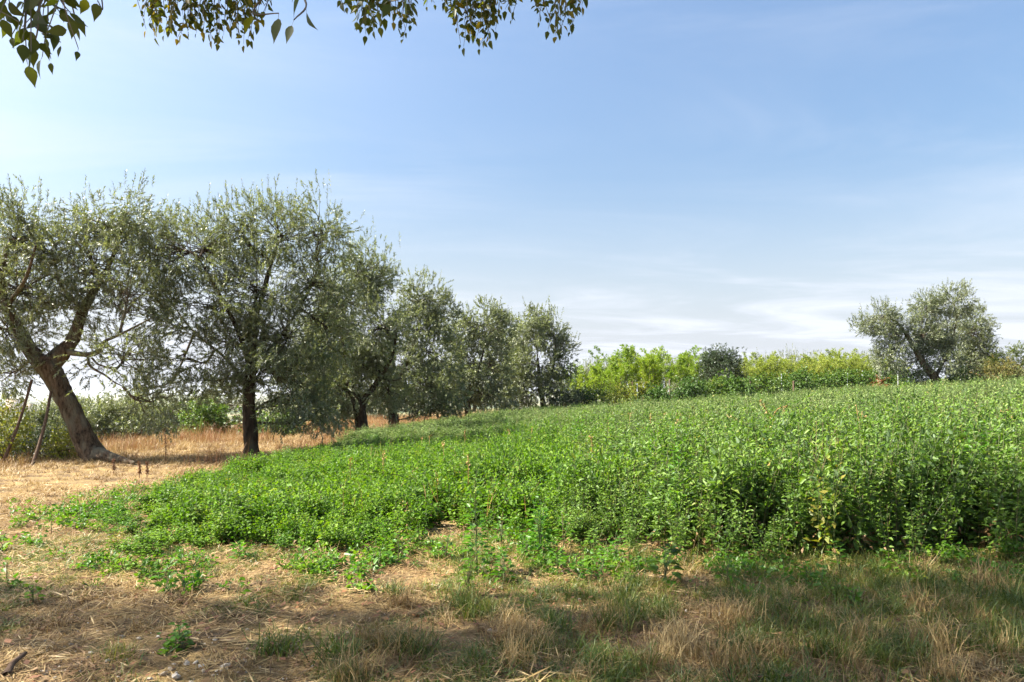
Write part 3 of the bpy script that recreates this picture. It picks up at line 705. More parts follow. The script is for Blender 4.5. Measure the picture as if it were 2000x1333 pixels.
# shrubs on the left bank
shrub('climbing_vine', 'green and yellow vine thicket left of the upright olive', 'vine', 400, 822, 27, 46, 26, 700, 'vine', .11, .08, 'yellowing vines on the bank', K=6)
shrub('climbing_vine', 'green vine thicket right behind the upright trunk', 'vine', 540, 832, 27, 40, 22, 600, 'vine', .11, .08, 'yellowing vines on the bank', K=6)
shrub('climbing_vine', 'yellow green vine climbing the outer prop pole', 'vine', 18, 840, 16.2, 26, 46, 360, 'vine_yellow', .075, .05, 'yellowing vines on the bank', K=6, clus=.15)
shrub('shrub', 'lime green seedlings at the leaning trunk foot', 'shrub', 135, 872, 16.8, 26, 16, 300, 'vine_yellow', .06, .04, 'bushes on the bank', K=6, clus=.1)
shrub('shrub', 'mixed green undergrowth between the two poles', 'shrub', 75, 878, 17.2, 60, 26, 900, 'dark_leaf', .06, .03, 'bushes on the bank', K=8, clus=.16)
shrub('shrub', 'grey green bush behind the poles at frame edge', 'shrub', 10, 880, 17.4, 40, 30, 600, 'olive_pale', .06, .025, 'bushes on the bank', K=8, clus=.16)

# vine posts
for (u, vb, vt, d, r, mt, lab) in [
        (1309, 800, 742, 44.5, .05, 'post_wood', 'weathered wooden post beside the ochre bush'), (1467, 790, 739, 44.5, .05, 'post_wood', 'tall grey wooden post between the grapevines'),
        (1236, 790, 746, 45, .045, 'pole', 'short reddish stake before the green bamboo'), (1246, 790, 750, 43, .035, 'post_metal', 'thin pale metal post beside the reddish stake'),
        (1389, 790, 743, 46, .045, 'post_wood', 'brown stake wrapped in vine below the evergreen'), (1551, 790, 745, 43, .06, 'pole', 'dark stump-like post under the tallest grapevine'),
        (1528, 770, 731, 47, .03, 'post_metal', 'slim metal post behind the middle grapevines'), (1654, 765, 730, 47, .03, 'post_metal', 'slim metal post before yellowish bamboo'),
        (1683, 765, 725, 47, .035, 'post_metal', 'tallest slim metal post left of the lone olive'), (1720, 768, 727, 46, .05, 'pole', 'dark stake behind the rust red vine'), (1754, 760, 718, 47, .035, 'post_metal', 'metal post under the lone olive branches')]:
    b = P(u, vb, d); g = gz1(b[0], b[1]); top = P(u + rng.normal(0, 1.5), vt, d)
    mb = MB(); a = np.array([b[0], b[1], g - .2]); kk = np.linspace(0, 1, 7)[:, None]
    tube(mb, a * (1 - kk) + top * kk - [b[0], b[1], g], np.full(7, r), 8 if mt != 'post_metal' else 4, 0, .05 if mt != 'post_metal' else 0)
    o = obj('vine_post', mb.mesh('vine_post', [M[mt]], mt != 'post_metal'), None, (b[0], b[1], g)); tag(o, lab, 'post', 'posts along the vine row')

# far plain: building and woods
def villa():
    p = P(24, 800, 1500); g = gz1(p[0], p[1]) ; base = (p[0], p[1], g)
    root = thing('farm_building', 'far flat tan building on the plain beyond the poles', 'building', base)
    top = EYE - (780 - VH) / F * 1500 - g
    def box(name, x0, x1, y0, y1, z0, z1, m, par):
        mb = MB(); V = np.array([[x, y, z] for z in (z0, z1) for y in (y0, y1) for x in (x0, x1)])
        mb.add(V, [[0, 1, 3, 2], [4, 6, 7, 5], [0, 4, 5, 1], [2, 3, 7, 6], [0, 2, 6, 4], [1, 5, 7, 3]])
        return obj(name, mb.mesh(name, [M[m]]), par)
    w = box('wall', -14, 14, 0, 16, -6, top, 'bank', root)
    box('wing', 14.2, 44, 3, 14, -6, top * .62, 'bank', root)
    box('roof', -14.6, 14.6, -.6, 16.6, top + .02, top + .9, 'roof', root)
    for i in range(5): box('window', -12 + i * 5.2, -10 + i * 5.2, -.15, -.02, top * .55, top * .75, 'window', root)
villa()
def woods():
    mb = MB(); n = 260
    y = rng.uniform(250, 2600, n); x = -y * rng.uniform(.35, .85, n)
    z = gz(x, y)
    for i in range(n):
        m = 14; c = np.array([x[i], y[i], z[i] + 3.0]); s = rng.uniform(3, 7)
        q = rand_unit(m * 6); b = c + q * s * np.array([1.4, 1.4, .8])
        leaves4(mb, b, rand_unit(m * 6), q, s * .7, s * .5, 0)
    o = obj('woods', mb.mesh('woods', [M['dark_leaf']])); tag(o, 'scattered woods on the plain far below', 'woods', None, 'stuff')
woods()

# ------------------------------------------------------------------ scatter helper for uncountable growth
def collection_of(name, meshes):
    c = bpy.data.collections.new(name)
    for i, me in enumerate(meshes):
        o = bpy.data.objects.new(f'{name}_{i:02d}', me); c.objects.link(o)
    return c
def scatter(name, label, cat, pts, rot, scl, idx, coll):
    me = bpy.data.meshes.new(name)
    me.vertices.add(len(pts)); me.vertices.foreach_set('co', np.asarray(pts, np.float32).ravel())
    a = me.attributes.new('rot', 'FLOAT_VECTOR', 'POINT'); a.data.foreach_set('vector', np.asarray(rot, np.float32).ravel())
    a = me.attributes.new('scl', 'FLOAT_VECTOR', 'POINT'); a.data.foreach_set('vector', np.asarray(scl, np.float32).ravel())
    a = me.attributes.new('idx', 'INT', 'POINT'); a.data.foreach_set('value', np.asarray(idx, np.int32))
    o = obj(name, me)
    ng = bpy.data.node_groups.new(name, 'GeometryNodeTree')
    ng.interface.new_socket('Geometry', in_out='INPUT', socket_type='NodeSocketGeometry')
    ng.interface.new_socket('Geometry', in_out='OUTPUT', socket_type='NodeSocketGeometry')
    N, L = ng.nodes, ng.links
    gi = N.new('NodeGroupInput'); go = N.new('NodeGroupOutput')
    ci = N.new('GeometryNodeCollectionInfo'); ci.inputs['Collection'].default_value = coll
    ci.inputs['Separate Children'].default_value = True; ci.inputs['Reset Children'].default_value = True
    ip = N.new('GeometryNodeInstanceOnPoints'); ip.inputs['Pick Instance'].default_value = True
    def na(nm, ty):
        n = N.new('GeometryNodeInputNamedAttribute'); n.data_type = ty; n.inputs['Name'].default_value = nm
        return n.outputs['Attribute']
    L.new(gi.outputs[0], ip.inputs['Points']); L.new(ci.outputs[0], ip.inputs['Instance'])
    L.new(na('idx', 'INT'), ip.inputs['Instance Index']); L.new(na('rot', 'FLOAT_VECTOR'), ip.inputs['Rotation']); L.new(na('scl', 'FLOAT_VECTOR'), ip.inputs['Scale'])
    L.new(ip.outputs[0], go.inputs[0])
    md = o.modifiers.new('scatter', 'NODES'); md.node_group = ng
    tag(o, label, cat, None, 'stuff')
    return o
def spread_in(n, x0, x1, y0, y1, margin=1.0):
    """points spread over a box and kept where the camera (or a step aside) could see them"""
    x = rng.uniform(x0, x1, n); y = rng.uniform(y0, y1, n)
    k = np.abs(x) < .78 * y + margin
    return x[k], y[k]
FIELD = np.array([(-4.9, 8.2), (-4.1, 7.3), (-3.4, 6.85), (-2.2, 6.65), (-1, 6.45), (-.75, 7.6), (.05, 7.7), (.7, 6.9), (1.9, 6.45), (3.5, 6.6), (5, 6.6), (14, 7), (62, 20), (62, 46), (30, 45), (12, 47), (3, 47), (-1.5, 38), (-4.4, 28), (-5.2, 21), (-5.7, 16), (-6.0, 13), (-5.6, 9.8)])
def in_poly(x, y, poly=FIELD):
    ins = np.zeros(len(x), bool); j = len(poly) - 1
    for i in range(len(poly)):
        xi, yi = poly[i]; xj, yj = poly[j]
        c = ((yi > y) != (yj > y)) & (x < (xj - xi) * (y - yi) / (yj - yi + 1e-12) + xi)
        ins ^= c; j = i
    return ins
def poly_dist(x, y, poly=FIELD):
    best = np.full(len(x), 1e9)
    for i in range(len(poly)):
        a = poly[i]; b = poly[(i + 1) % len(poly)]; ab = b - a
        t = np.clip(((x - a[0]) * ab[0] + (y - a[1]) * ab[1]) / (ab @ ab), 0, 1)
        best = np.minimum(best, np.hypot(x - a[0] - t * ab[0], y - a[1] - t * ab[1]))
    return best

# ------------------------------------------------------------------ weed templates
def weed_mesh(name, h, ns, nodes, per, L, W, mat, lean=.35, six=True, dryfoot=.2, tops=True):
    mb = MB()
    for s in range(ns):
        a = rng.uniform(0, 6.28); ln = rng.uniform(0, lean); hh = h * rng.uniform(.7, 1.08)
        top = np.array([math.cos(a) * math.sin(ln) * hh, math.sin(a) * math.sin(ln) * hh, math.cos(ln) * hh])
        b0 = np.array([rng.normal(0, .05), rng.normal(0, .05), -.03])
        path = catmull([b0, b0 + top * [.35, .35, .5], b0 + top], 4)
        tube(mb, path, np.linspace(.0045, .0015, len(path)), 3, 1, 0, cap=False)
        n = nodes * per
        t = np.repeat((np.arange(nodes) + .8) / nodes, per) + rng.normal(0, .03, n); t = np.clip(t, .06, 1)
        keep = rng.random(n) < np.clip(.35 + t * 1.5, 0, 1); t = t[keep]; n = len(t)
        ip = t * (len(path) - 1); i0 = np.minimum(ip.astype(int), len(path) - 2); fr = (ip - i0)[:, None]
        o = path[i0] * (1 - fr) + path[i0 + 1] * fr
        ph = rng.uniform(0, 6.28, n); el = rng.normal(.15, .35, n) + t * .35
        d = np.stack([np.cos(ph) * np.cos(el), np.sin(ph) * np.cos(el), np.sin(el)], 1)
        pet = (rng.uniform(.25, 1.0, n) * L * (1.25 - .6 * t))[:, None]
        o2 = o + d * pet
        sz = (1.15 - .65 * t ** 2) * rng.uniform(.65, 1.15, n)
        nor = nrm(np.array([0, 0, 1.0]) + rng.normal(0, .48, (n, 3)))
        d2 = nrm(d + np.stack([rng.normal(0, .3, n), rng.normal(0, .3, n), rng.normal(-.1, .25, n)], 1))
        dry = (rng.random(n) < dryfoot) & (t < .4)
        if six: leaves6(mb, o2[~dry], d2[~dry], nor[~dry], (L * sz)[~dry], (W * sz)[~dry], 0, r=rng.random((~dry).sum()))
        else: leaves4(mb, o2[~dry], d2[~dry], nor[~dry], (L * sz)[~dry], (W * sz)[~dry], 0)
        if dry.any(): leaves4(mb, o2[dry], nrm(d2[dry] + [0, 0, -.8]), nor[dry], (L * sz)[dry], (W * sz)[dry] * .7, 2)
    return mb.mesh(name, [M[mat], M['stem'], M['straw_dark']])
lush = collection_of('lush_weed', [weed_mesh('lush_weed', .42, 7, 8, 3, .066, .042, 'weed_lush', .6) for i in range(5)])
tall = collection_of('tall_weed', [weed_mesh('tall_weed', .85, 6, 13, 3, .075, .038, 'weed_tall', .42) for i in range(6)])
grey = collection_of('grey_weed', [weed_mesh('grey_weed', .82, 6, 12, 3, .085, .038, 'weed_far', .42, six=False) for i in range(6)])

var_c = collection_of('mixed_weed', [weed_mesh('mixed_weed', 1.0, 3, 16, 3, .11, .055, 'weed_tall', .25) for i in range(2)] + [weed_mesh('mixed_weed', .95, 4, 14, 3, .10, .045, 'weed_bright', .3) for i in range(2)]
                      + [weed_mesh('mixed_weed', .9, 4, 12, 2, .08, .035, 'vine_yellow', .35, six=False) for i in range(1)] + [weed_mesh('mixed_weed', .95, 4, 10, 2, .06, .025, 'orange', .3, six=False) for i in range(1)])
def hfield(x, y):
    h = np.interp(x - .06 * (y - 7), [-6, -3, -1, 1, 2.5, 5], [.32, .40, .50, .72, .98, 1.08])
    return h
def dens(x, y, n):  # clumpy thinning
    return fbm(x * .8, y * .8, n) 
def weeds():
    # near and middle field
    x, y = spread_in(26000, -8, 24, 5.9, 22, .6)
    ins = in_poly(x, y); sd = np.where(ins, 1, -1) * poly_dist(x, y) + (fbm(x * 1.6, y * 1.6, 53, 3) - .46) * 1.4
    k = (sd > 0) & (ins | (poly_dist(x, y) < .45)); x, y = x[k], y[k]; pd = sd[k]
    gap = np.exp(-(((x + .35) / .55) ** 2 + ((y - 7.9) / .75) ** 2))
    k = rng.random(len(x)) < np.clip(.22 + pd * .9, 0, 1) * (1 - .9 * gap) * np.clip((fbm(x * 1.4, y * 1.4, 63) - .30) * 5, .25, 1) * np.clip(1.25 - (y - 7) / 30, .4, 1); x, y, pd = x[k], y[k], pd[k]
    h = hfield(x, y) * np.clip(np.where(x > 1.2, .62, .40) + pd * .6, 0, 1) * (.50 + .95 * fbm(x * 1.1, y * 1.1, 31)) * rng.uniform(.65, 1.3, len(x))
    mixl = x + (fbm(x * .7, y * .7, 44) - .5) * 3.0 - .10 * (y - 7)
    near = (x * x + y * y) ** .5
    fam = np.where(mixl < 0.9, 0, 1)
    fam = np.where((fam == 1) & (near + rng.normal(0, 3.0, len(x)) > 15), 2, fam)
    fam = np.where((fam == 0) & (near + rng.normal(0, 2.0, len(x)) > 18), 2, fam)
    for fi, (coll, hh, nm, lab) in enumerate([(lush, .42, 'low_weeds', 'carpet of low bright green weeds along the dry margin'), (tall, .85, 'tall_weeds', 'waist high deep green weeds along the near field edge'), (grey, .82, 'field_weeds', 'grey green weeds filling the middle of the field')]):
        q = fam == fi; n = q.sum()
        sc = h[q] / hh; wid = np.clip(sc, .75, 1.25)
        rot = np.stack([rng.normal(0, .10, n), rng.normal(0, .10, n), rng.uniform(0, 6.28, n)], 1)
        scatter(nm, lab, 'weeds', np.stack([x[q], y[q], gz(x[q], y[q])], 1), rot, np.stack([wid, wid, sc], 1), rng.integers(0, len(coll.objects), n), coll)
    n = int(len(x) * .22); j = rng.choice(len(x), n, replace=False); q = fbm(x[j] * .5, y[j] * .5, 88) > .44; j = j[q]; n = len(j)
    sc = np.clip(h[j] * rng.uniform(1.0, 1.4, n), .3, 1.25); rot = np.stack([rng.normal(0, .16, n), rng.normal(0, .16, n), rng.uniform(0, 6.28, n)], 1)
    scatter('mixed_weeds', 'taller mixed weeds standing here and there above the field', 'weeds', np.stack([x[j], y[j], gz(x[j], y[j])], 1), rot, np.stack([np.clip(sc, .6, 1.1)] * 2 + [sc], 1), rng.choice(6, n, p=[.24, .24, .15, .15, .11, .11]), var_c)
    # far field
    x, y = spread_in(24000, -6, 48, 21, 48, 1)
    k = in_poly(x, y); x, y = x[k], y[k]
    k = rng.random(len(x)) < np.clip(1.5 - y / 45, .5, 1); x, y = x[k], y[k]
    n = len(x)
    h = np.interp(x, [-5, 0, 4, 16], [.42, .62, .8, .9]) * (.6 + .8 * fbm(x * .6, y * .6, 36)) * rng.uniform(.8, 1.25, n); sc = h / .82 ; w = np.full(n, 1.45)
    rot = np.stack([rng.normal(0, .12, n), rng.normal(0, .12, n), rng.uniform(0, 6.28, n)], 1)
    scatter('far_weeds', 'grey green weeds covering the far field up to the vines', 'weeds', np.stack([x, y, gz(x, y)], 1), rot, np.stack([w, w, sc], 1), rng.integers(0, 6, n), grey)
    x, y = spread_in(3200, -4, 46, 20, 46, 1); k = in_poly(x, y) & (fbm(x * .3, y * .3, 98) > .42); x, y = x[k], y[k]; n = len(x)
    sc = np.interp(x, [-4, 2, 10], [.5, .75, 1.0]) * rng.uniform(.75, 1.3, n); w = rng.uniform(.9, 1.5, n)
    rot = np.stack([rng.normal(0, .2, n), rng.normal(0, .2, n), rng.uniform(0, 6.28, n)], 1)
    scatter('far_mixed_weeds', 'taller mixed weeds breaking the even far field', 'weeds', np.stack([x, y, gz(x, y)], 1), rot, np.stack([w, w, sc], 1), rng.choice(6, n, p=[.3, .25, .08, .07, .12, .18]), var_c)
weeds()

# ------------------------------------------------------------------ grass, straw
def tuft_mesh(name, nb, h, mat, w=.004, lean=.6, bend=.5, rad=.04, seg=3):
    mb = MB(); 
    a = rng.uniform(0, 6.28, nb); ln = np.abs(rng.normal(0, lean, nb)); hh = h * rng.uniform(.45, 1.1, nb)
    b = np.stack([rng.normal(0, rad, nb), rng.normal(0, rad, nb), np.full(nb, -.01)], 1)
    hd = np.stack([np.cos(a), np.sin(a), np.zeros(nb)], 1); sd = np.stack([-np.sin(a), np.cos(a), np.zeros(nb)], 1)
    tw = rng.uniform(-1.3, 1.3, nb)[:, None]; sd = nrm(sd * np.cos(tw) + hd * np.sin(tw))
    Vs = []
    for s in range(seg + 1):
        t = s / seg; ang = ln + bend * t * t * rng.uniform(.2, 1.6, nb)
        c = b + hd * (np.sin(ang) * hh * t)[:, None] + np.array([0, 0, 1.0]) * (np.cos(ang) * hh * t)[:, None]
        ww = w * (1 - t * .85) * .5 * rng.uniform(.8, 1.2)
        Vs += [c - sd * ww, c + sd * ww]
    V = np.stack(Vs, 1).reshape(-1, 3); k = 2 * (seg + 1)
    i = (np.arange(nb) * k)[:, None]
    f = np.concatenate([i + np.array([[2 * s, 2 * s + 1, 2 * s + 3, 2 * s + 2]]) for s in range(seg)])
    mb.add(V, f, 0, np.repeat(rng.random(nb), k))
    return mb.mesh(name, [M[mat]])
def litter_mesh(name, n, mat, L=.15, w=.0045, rad=.16):
    mb = MB(); a = rng.uniform(0, 6.28, n); el = rng.normal(.05, .16, n); ln = L * rng.uniform(.3, 1.2, n)
    d = np.stack([np.cos(a) * np.cos(el), np.sin(a) * np.cos(el), np.sin(el)], 1)
    c = np.stack([rng.normal(0, rad, n), rng.normal(0, rad, n), rng.uniform(.004, .03, n)], 1)
    leaves4(mb, c - d * ln[:, None] / 2, d, nrm(np.array([0, 0, 1.0]) + rng.normal(0, .3, (n, 3))), ln, w * rng.uniform(.7, 2, n), 0, fold=.05)
    return mb.mesh(name, [M[mat]])
green_c = collection_of('green_grass', [tuft_mesh('green_tuft', 30, .17, 'grass', .0085, .45, .7, .045) for i in range(4)] + [tuft_mesh('yellow_tuft', 30, .14, 'grass_yellow', .008, .6, .6, .05) for i in range(3)])
dry_c = collection_of('dry_grass', [tuft_mesh('dry_tuft', 26, .17, 'straw', .0062, .55, .5, .05) for i in range(3)] + [tuft_mesh('dry_tuft', 26, .14, 'straw_dark', .0065, .6, .5, .05) for i in range(2)])
litter_c = collection_of('straw_litter', [litter_mesh('straw_litter', 60, 'straw') for i in range(3)] + [litter_mesh('straw_litter', 60, 'straw_dark') for i in range(2)])
seed_c = collection_of('seedling', [weed_mesh('seedling', .13, 4, 4, 3, .045, .03, 'weed_bright', .8, True, 0) for i in range(3)] + [weed_mesh('seedling', .12, 5, 4, 3, .04, .028, 'weed_lush', .9, True, 0) for i in range(2)])
rust_c = collection_of('rust_stalk', [tuft_mesh('rust_stalk', 16, .6, 'rusty', .010, .22, .3, .12, 3) for i in range(3)] + [tuft_mesh('rust_stalk', 14, .55, 'straw', .009, .25, .3, .12, 3) for i in range(2)])
stalk_c = collection_of('dry_stalk', [tuft_mesh('dry_stalk', 5, .75, 'orange', .015, .13, .2, .10, 4) for i in range(3)] + [tuft_mesh('dry_stalk', 5, .75, 'straw', .015, .12, .2, .1, 4) for i in range(2)])

def put(name, label, cat, x, y, coll, smin, smax, hs=None, tilt=.08):
    n = len(x); s = rng.uniform(smin, smax, n); hz = s if hs is None else s * hs
    rot = np.stack([rng.normal(0, tilt, n), rng.normal(0, tilt, n), rng.uniform(0, 6.28, n)], 1)
    return scatter(name, label, cat, np.stack([x, y, gz(x, y)], 1), rot, np.stack([s, s, hz], 1), rng.integers(0, len(coll.objects), n), coll)
def ground_cover():
    # foreground
    x, y = spread_in(15000, -8, 9, 3.0, 10.5, .6)
    k = ~in_poly(x, y) | (poly_dist(x, y) < .25); x, y = x[k], y[k]
    g = fbm(x * 1.1, y * 1.1, 61); patch = fbm(x * .6 + 5, y * .6, 77)
    right = np.clip((x + 1.5) / 3, 0, 1)
    bare = np.exp(-(((x - .9) / .9) ** 2 + ((y - 6.0) / .45) ** 2)) + np.exp(-(((x + 1.9) / 1.0) ** 2 + ((y - 4.1) / .5) ** 2)) * .9
    kg = (rng.random(len(x)) < np.clip((g - .34 - .03 * np.clip((-x - 2.5) / 2, 0, 1)) * 4.0, 0, 1) * .80 * (1 - bare)) & (x > -6)
    kd = (~kg) & (rng.random(len(x)) < np.clip((patch - .30) * 3, .08, .8) * (1 - .85 * bare) * .7)
    hs = .42 + .95 * right[kg] * fbm(x[kg] * .9, y[kg] * .9, 12)
    put('green_grass', 'patchy green grass over the shaded foreground', 'grass', x[kg], y[kg], green_c, .7, 1.35, hs)
    hd = .45 + .9 * right[kd] * fbm(x[kd] * .9, y[kd] * .9, 15)
    put('dry_grass', 'dry straw coloured grass over the foreground', 'grass', x[kd], y[kd], dry_c, .7, 1.4, hd)
    x, y = spread_in(3600, -9, 9, 3.0, 12, .6); k = (~in_poly(x, y) | (poly_dist(x, y) < .5)) & (rng.random(len(x)) < .45 + .55 * (fbm(x * .9, y * .9, 41) > .5))
    put('straw_litter', 'loose cut straw lying on the foreground soil', 'straw', x[k], y[k], litter_c, .7, 1.3, None, .03)
    x, y = spread_in(4200, -7.5, 6, 3.2, 11.5, .4); k = (~in_poly(x, y)) & (poly_dist(x, y) < 1.7 ); x, y = x[k], y[k]
    k = rng.random(len(x)) < np.clip(1.1 - poly_dist(x, y) / 1.3, .10, 1) * np.clip((fbm(x * 1.3, y * 1.3, 91) - .35) * 4, 0, 1)
    put('seedlings', 'small leafy seedlings dotted along the field margin', 'seedlings', x[k], y[k], seed_c, .7, 1.7)
    # mown dry strip under the olives
    x, y = spread_in(16000, -16, 0, 9, 46, 1)
    k = ~in_poly(x, y) & (x > edge_x(y) - 2.0); x, y = x[k], y[k]
    k = rng.random(len(x)) < np.clip(1.2 - y / 50, .3, 1) * np.where((y < 15.5) & (fbm(x * .5, y * .9, 23) > .48), .35, 1); x, y = x[k], y[k]
    hs = .30 + .5 * fbm(x * .5, y * .5, 19) + .6 * np.clip((x - edge_x(y) < 1.5), 0, 1) + .5 * (poly_dist(x, y) < .6) + .2 * (y > 19)
    put('mown_straw', 'golden mown dry grass under the olive row', 'grass', x, y, dry_c, 1.0, 1.9, hs)
    x, y = spread_in(6500, -17, 1, 15.0, 46, 1)
    e = x - edge_x(y); pd = poly_dist(x, y); ins = in_poly(x, y)
    k = (~ins) & (e > -2.2) & (((e < 2.4) & (fbm(x * .6, y * .6, 28) > .45)) | ((pd < 1.4) & (fbm(x * .6, y * .6, 29) > .42)) | ((y > 22) & (fbm(x * .4, y * .4, 30) > .5)))
    put('dry_stalks', 'tall rusty dry stalks standing under the olive row', 'stalks', x[k], y[k], rust_c, .5, 1.15)
    # dry stems poking out of the field
    x, y = spread_in(3000, -5, 40, 8.0, 46, 1); k = in_poly(x, y) & (fbm(x * .35, y * .35, 70) > .45) & (rng.random(len(x)) < .6)
    h = np.interp(x[k], [-5, 0, 3, 20], [.62, .9, 1.3, 1.4])
    put('field_straw', 'pale dry stems poking out among the field weeds', 'stalks', x[k], y[k], stalk_c, .9, 1.1, h)
ground_cover()

dead_c = collection_of('fallen_leaf', [litter_mesh('fallen_leaf', 7, m, .05, .022, .22) for m in ('dock', 'straw_dark', 'rusty')])
x, y = spread_in(1500, -7, 7, 3.0, 8.0, .5); k = ~in_poly(x, y)
put('fallen_leaves', 'small brown fallen leaves strewn over the foreground', 'leaves', x[k], y[k], dead_c, .7, 1.4, None, .05)
# ------------------------------------------------------------------ stones
def stone_mesh(seed):
    import bmesh
    bm = bmesh.new(); bmesh.ops.create_icosphere(bm, subdivisions=1, radius=1)
    r = random.Random(seed)
    for v in bm.verts:
        v.co *= r.uniform(.72, 1.15); v.co.z *= .55; v.co.y *= .8
    me = bpy.data.meshes.new('stone'); bm.to_mesh(me); bm.free(); me.materials.append(M['stone'])
    return me
SM = [stone_mesh(i) for i in range(5)]
pts = [(958, 1240), (440, 1303), (393, 1300), (365, 1296), (432, 1308), (344, 1322), (335, 1306), (320, 1315), (88, 1316), (1408, 1205), (1985, 1187), (1735, 1252), (1300, 1190), (1340, 1195), (1150, 1165), (420, 1255), (310, 1245), (330, 1282)]
pts = [(u, v) for (u, v) in pts] + [(rng.uniform(60, 620), rng.uniform(1230, 1330)) for i in range(46)] + [(rng.uniform(1000, 1990), rng.uniform(1150, 1325)) for i in range(30)]
for i, (u, v) in enumerate(pts):
    d = F * EYE / (v - VH); x = (u - 1000) / F * d
    o = obj('stone', SM[i % 5], GROUND); s = rng.uniform(.016, .038) if i < 18 else rng.uniform(.008, .024)
    o.location = (x, d, gz1(x, d) + s * .2); o.scale = (s, s, s); o.rotation_euler = (rng.normal(0, .3), rng.normal(0, .3), rng.uniform(0, 6.28))
grav_c = collection_of('gravel', SM)
x, y = spread_in(9000, -5, 5, 3.0, 6.6, .3)
k = rng.random(len(x)) < np.clip(np.exp(-(((x + 1.9) / 1.3) ** 2 + ((y - 4.0) / .6) ** 2)) * .8 + np.exp(-(((x - .9) / 1.0) ** 2 + ((y - 6.0) / .5) ** 2)) * .5 + .06, 0, 1)
x, y = x[k], y[k]; n = len(x); s = rng.uniform(.003, .010, n)
scatter('gravel', 'fine pale gravel in the bare foreground soil', 'gravel', np.stack([x, y, gz(x, y) + .002], 1), rng.uniform(0, 6.28, (n, 3)), np.stack([s, s, s], 1), rng.integers(0, 5, n), grav_c)

# ------------------------------------------------------------------ single plants one can point to
def G(u, v):
    """ground point seen at photo pixel u, v (near ground)"""
    d = F * EYE / (v - VH)
    for i in range(6):
        x = (u - 1000) / F * d; d = F * (EYE - gz1(x, d)) / (v - VH)
    x = (u - 1000) / F * d
    return np.array([x, d, gz1(x, d)])

TUS = {'green': [tuft_mesh('grass_tussock', 110, .30, 'grass', .009, .42, .8, .07, 4) for i in range(3)],
       'dry': [tuft_mesh('grass_tussock', 110, .30, 'straw', .007, .42, .6, .07, 4) for i in range(3)],
       'yellow': [tuft_mesh('grass_tussock', 110, .18, 'grass_yellow', .007, .6, .6, .05, 3) for i in range(1)]}
tus = [('yellow', 232, 1285, .9, 'small yellow green grass tussock on stony soil'), ('dry', 1795, 1130, 1.0, 'tan dry tussock against the dark weed edge'), ('dry', 1930, 1150, 1.1, 'golden dry tussock at the weed edge by frame side'),
       ('green', 1450, 1180, 1.0, 'fresh green grass tussock in front of tall weeds'), ('green', 1440, 1285, .95, 'dark green tussock alone on brown straw'), ('green', 1985, 1190, 1.0, 'bright green tussock beside the golden dry one'),
       ('dry', 620, 1110, .9, 'sunlit pale tussock at the low weed edge'), ('green', 540, 1275, .9, 'green tussock beside the stony soil'), ('green', 650, 1290, 1.0, 'broad green tussock in the middle shade'), ('green', 1240, 1150, .8, 'green tussock at end of the sunlit bare patch')]
for (kd, u, v, s, lab) in tus:
    p = G(u, v); o = obj('grass_tussock', TUS[kd][rng.integers(len(TUS[kd]))], None, p); o.scale = (s, s, s); o.rotation_euler = (0, 0, rng.uniform(0, 6.28))
    tag(o, lab, 'grass tussock')
for kd, n, lab, grp in [('dry', 40, 'thin dry grass tussock in the shaded foreground', 'dry tussocks in the foreground'), ('green', 36, 'green grass tussock in the shaded foreground', 'green tussocks in the foreground')]:
    c = 0
    while c < n:
        u = rng.uniform(640, 2000); v = rng.uniform(1150, 1345)
        p = G(u, v)
        if in_poly(p[:1], p[1:2])[0]: continue
        s = rng.uniform(.5, .95); o = obj('grass_tussock', TUS[kd][rng.integers(3)], None, p); o.scale = (s, s, s * rng.uniform(.8, 1.2)); o.rotation_euler = (0, 0, rng.uniform(0, 6.28))
        tag(o, lab, 'grass tussock', grp); c += 1

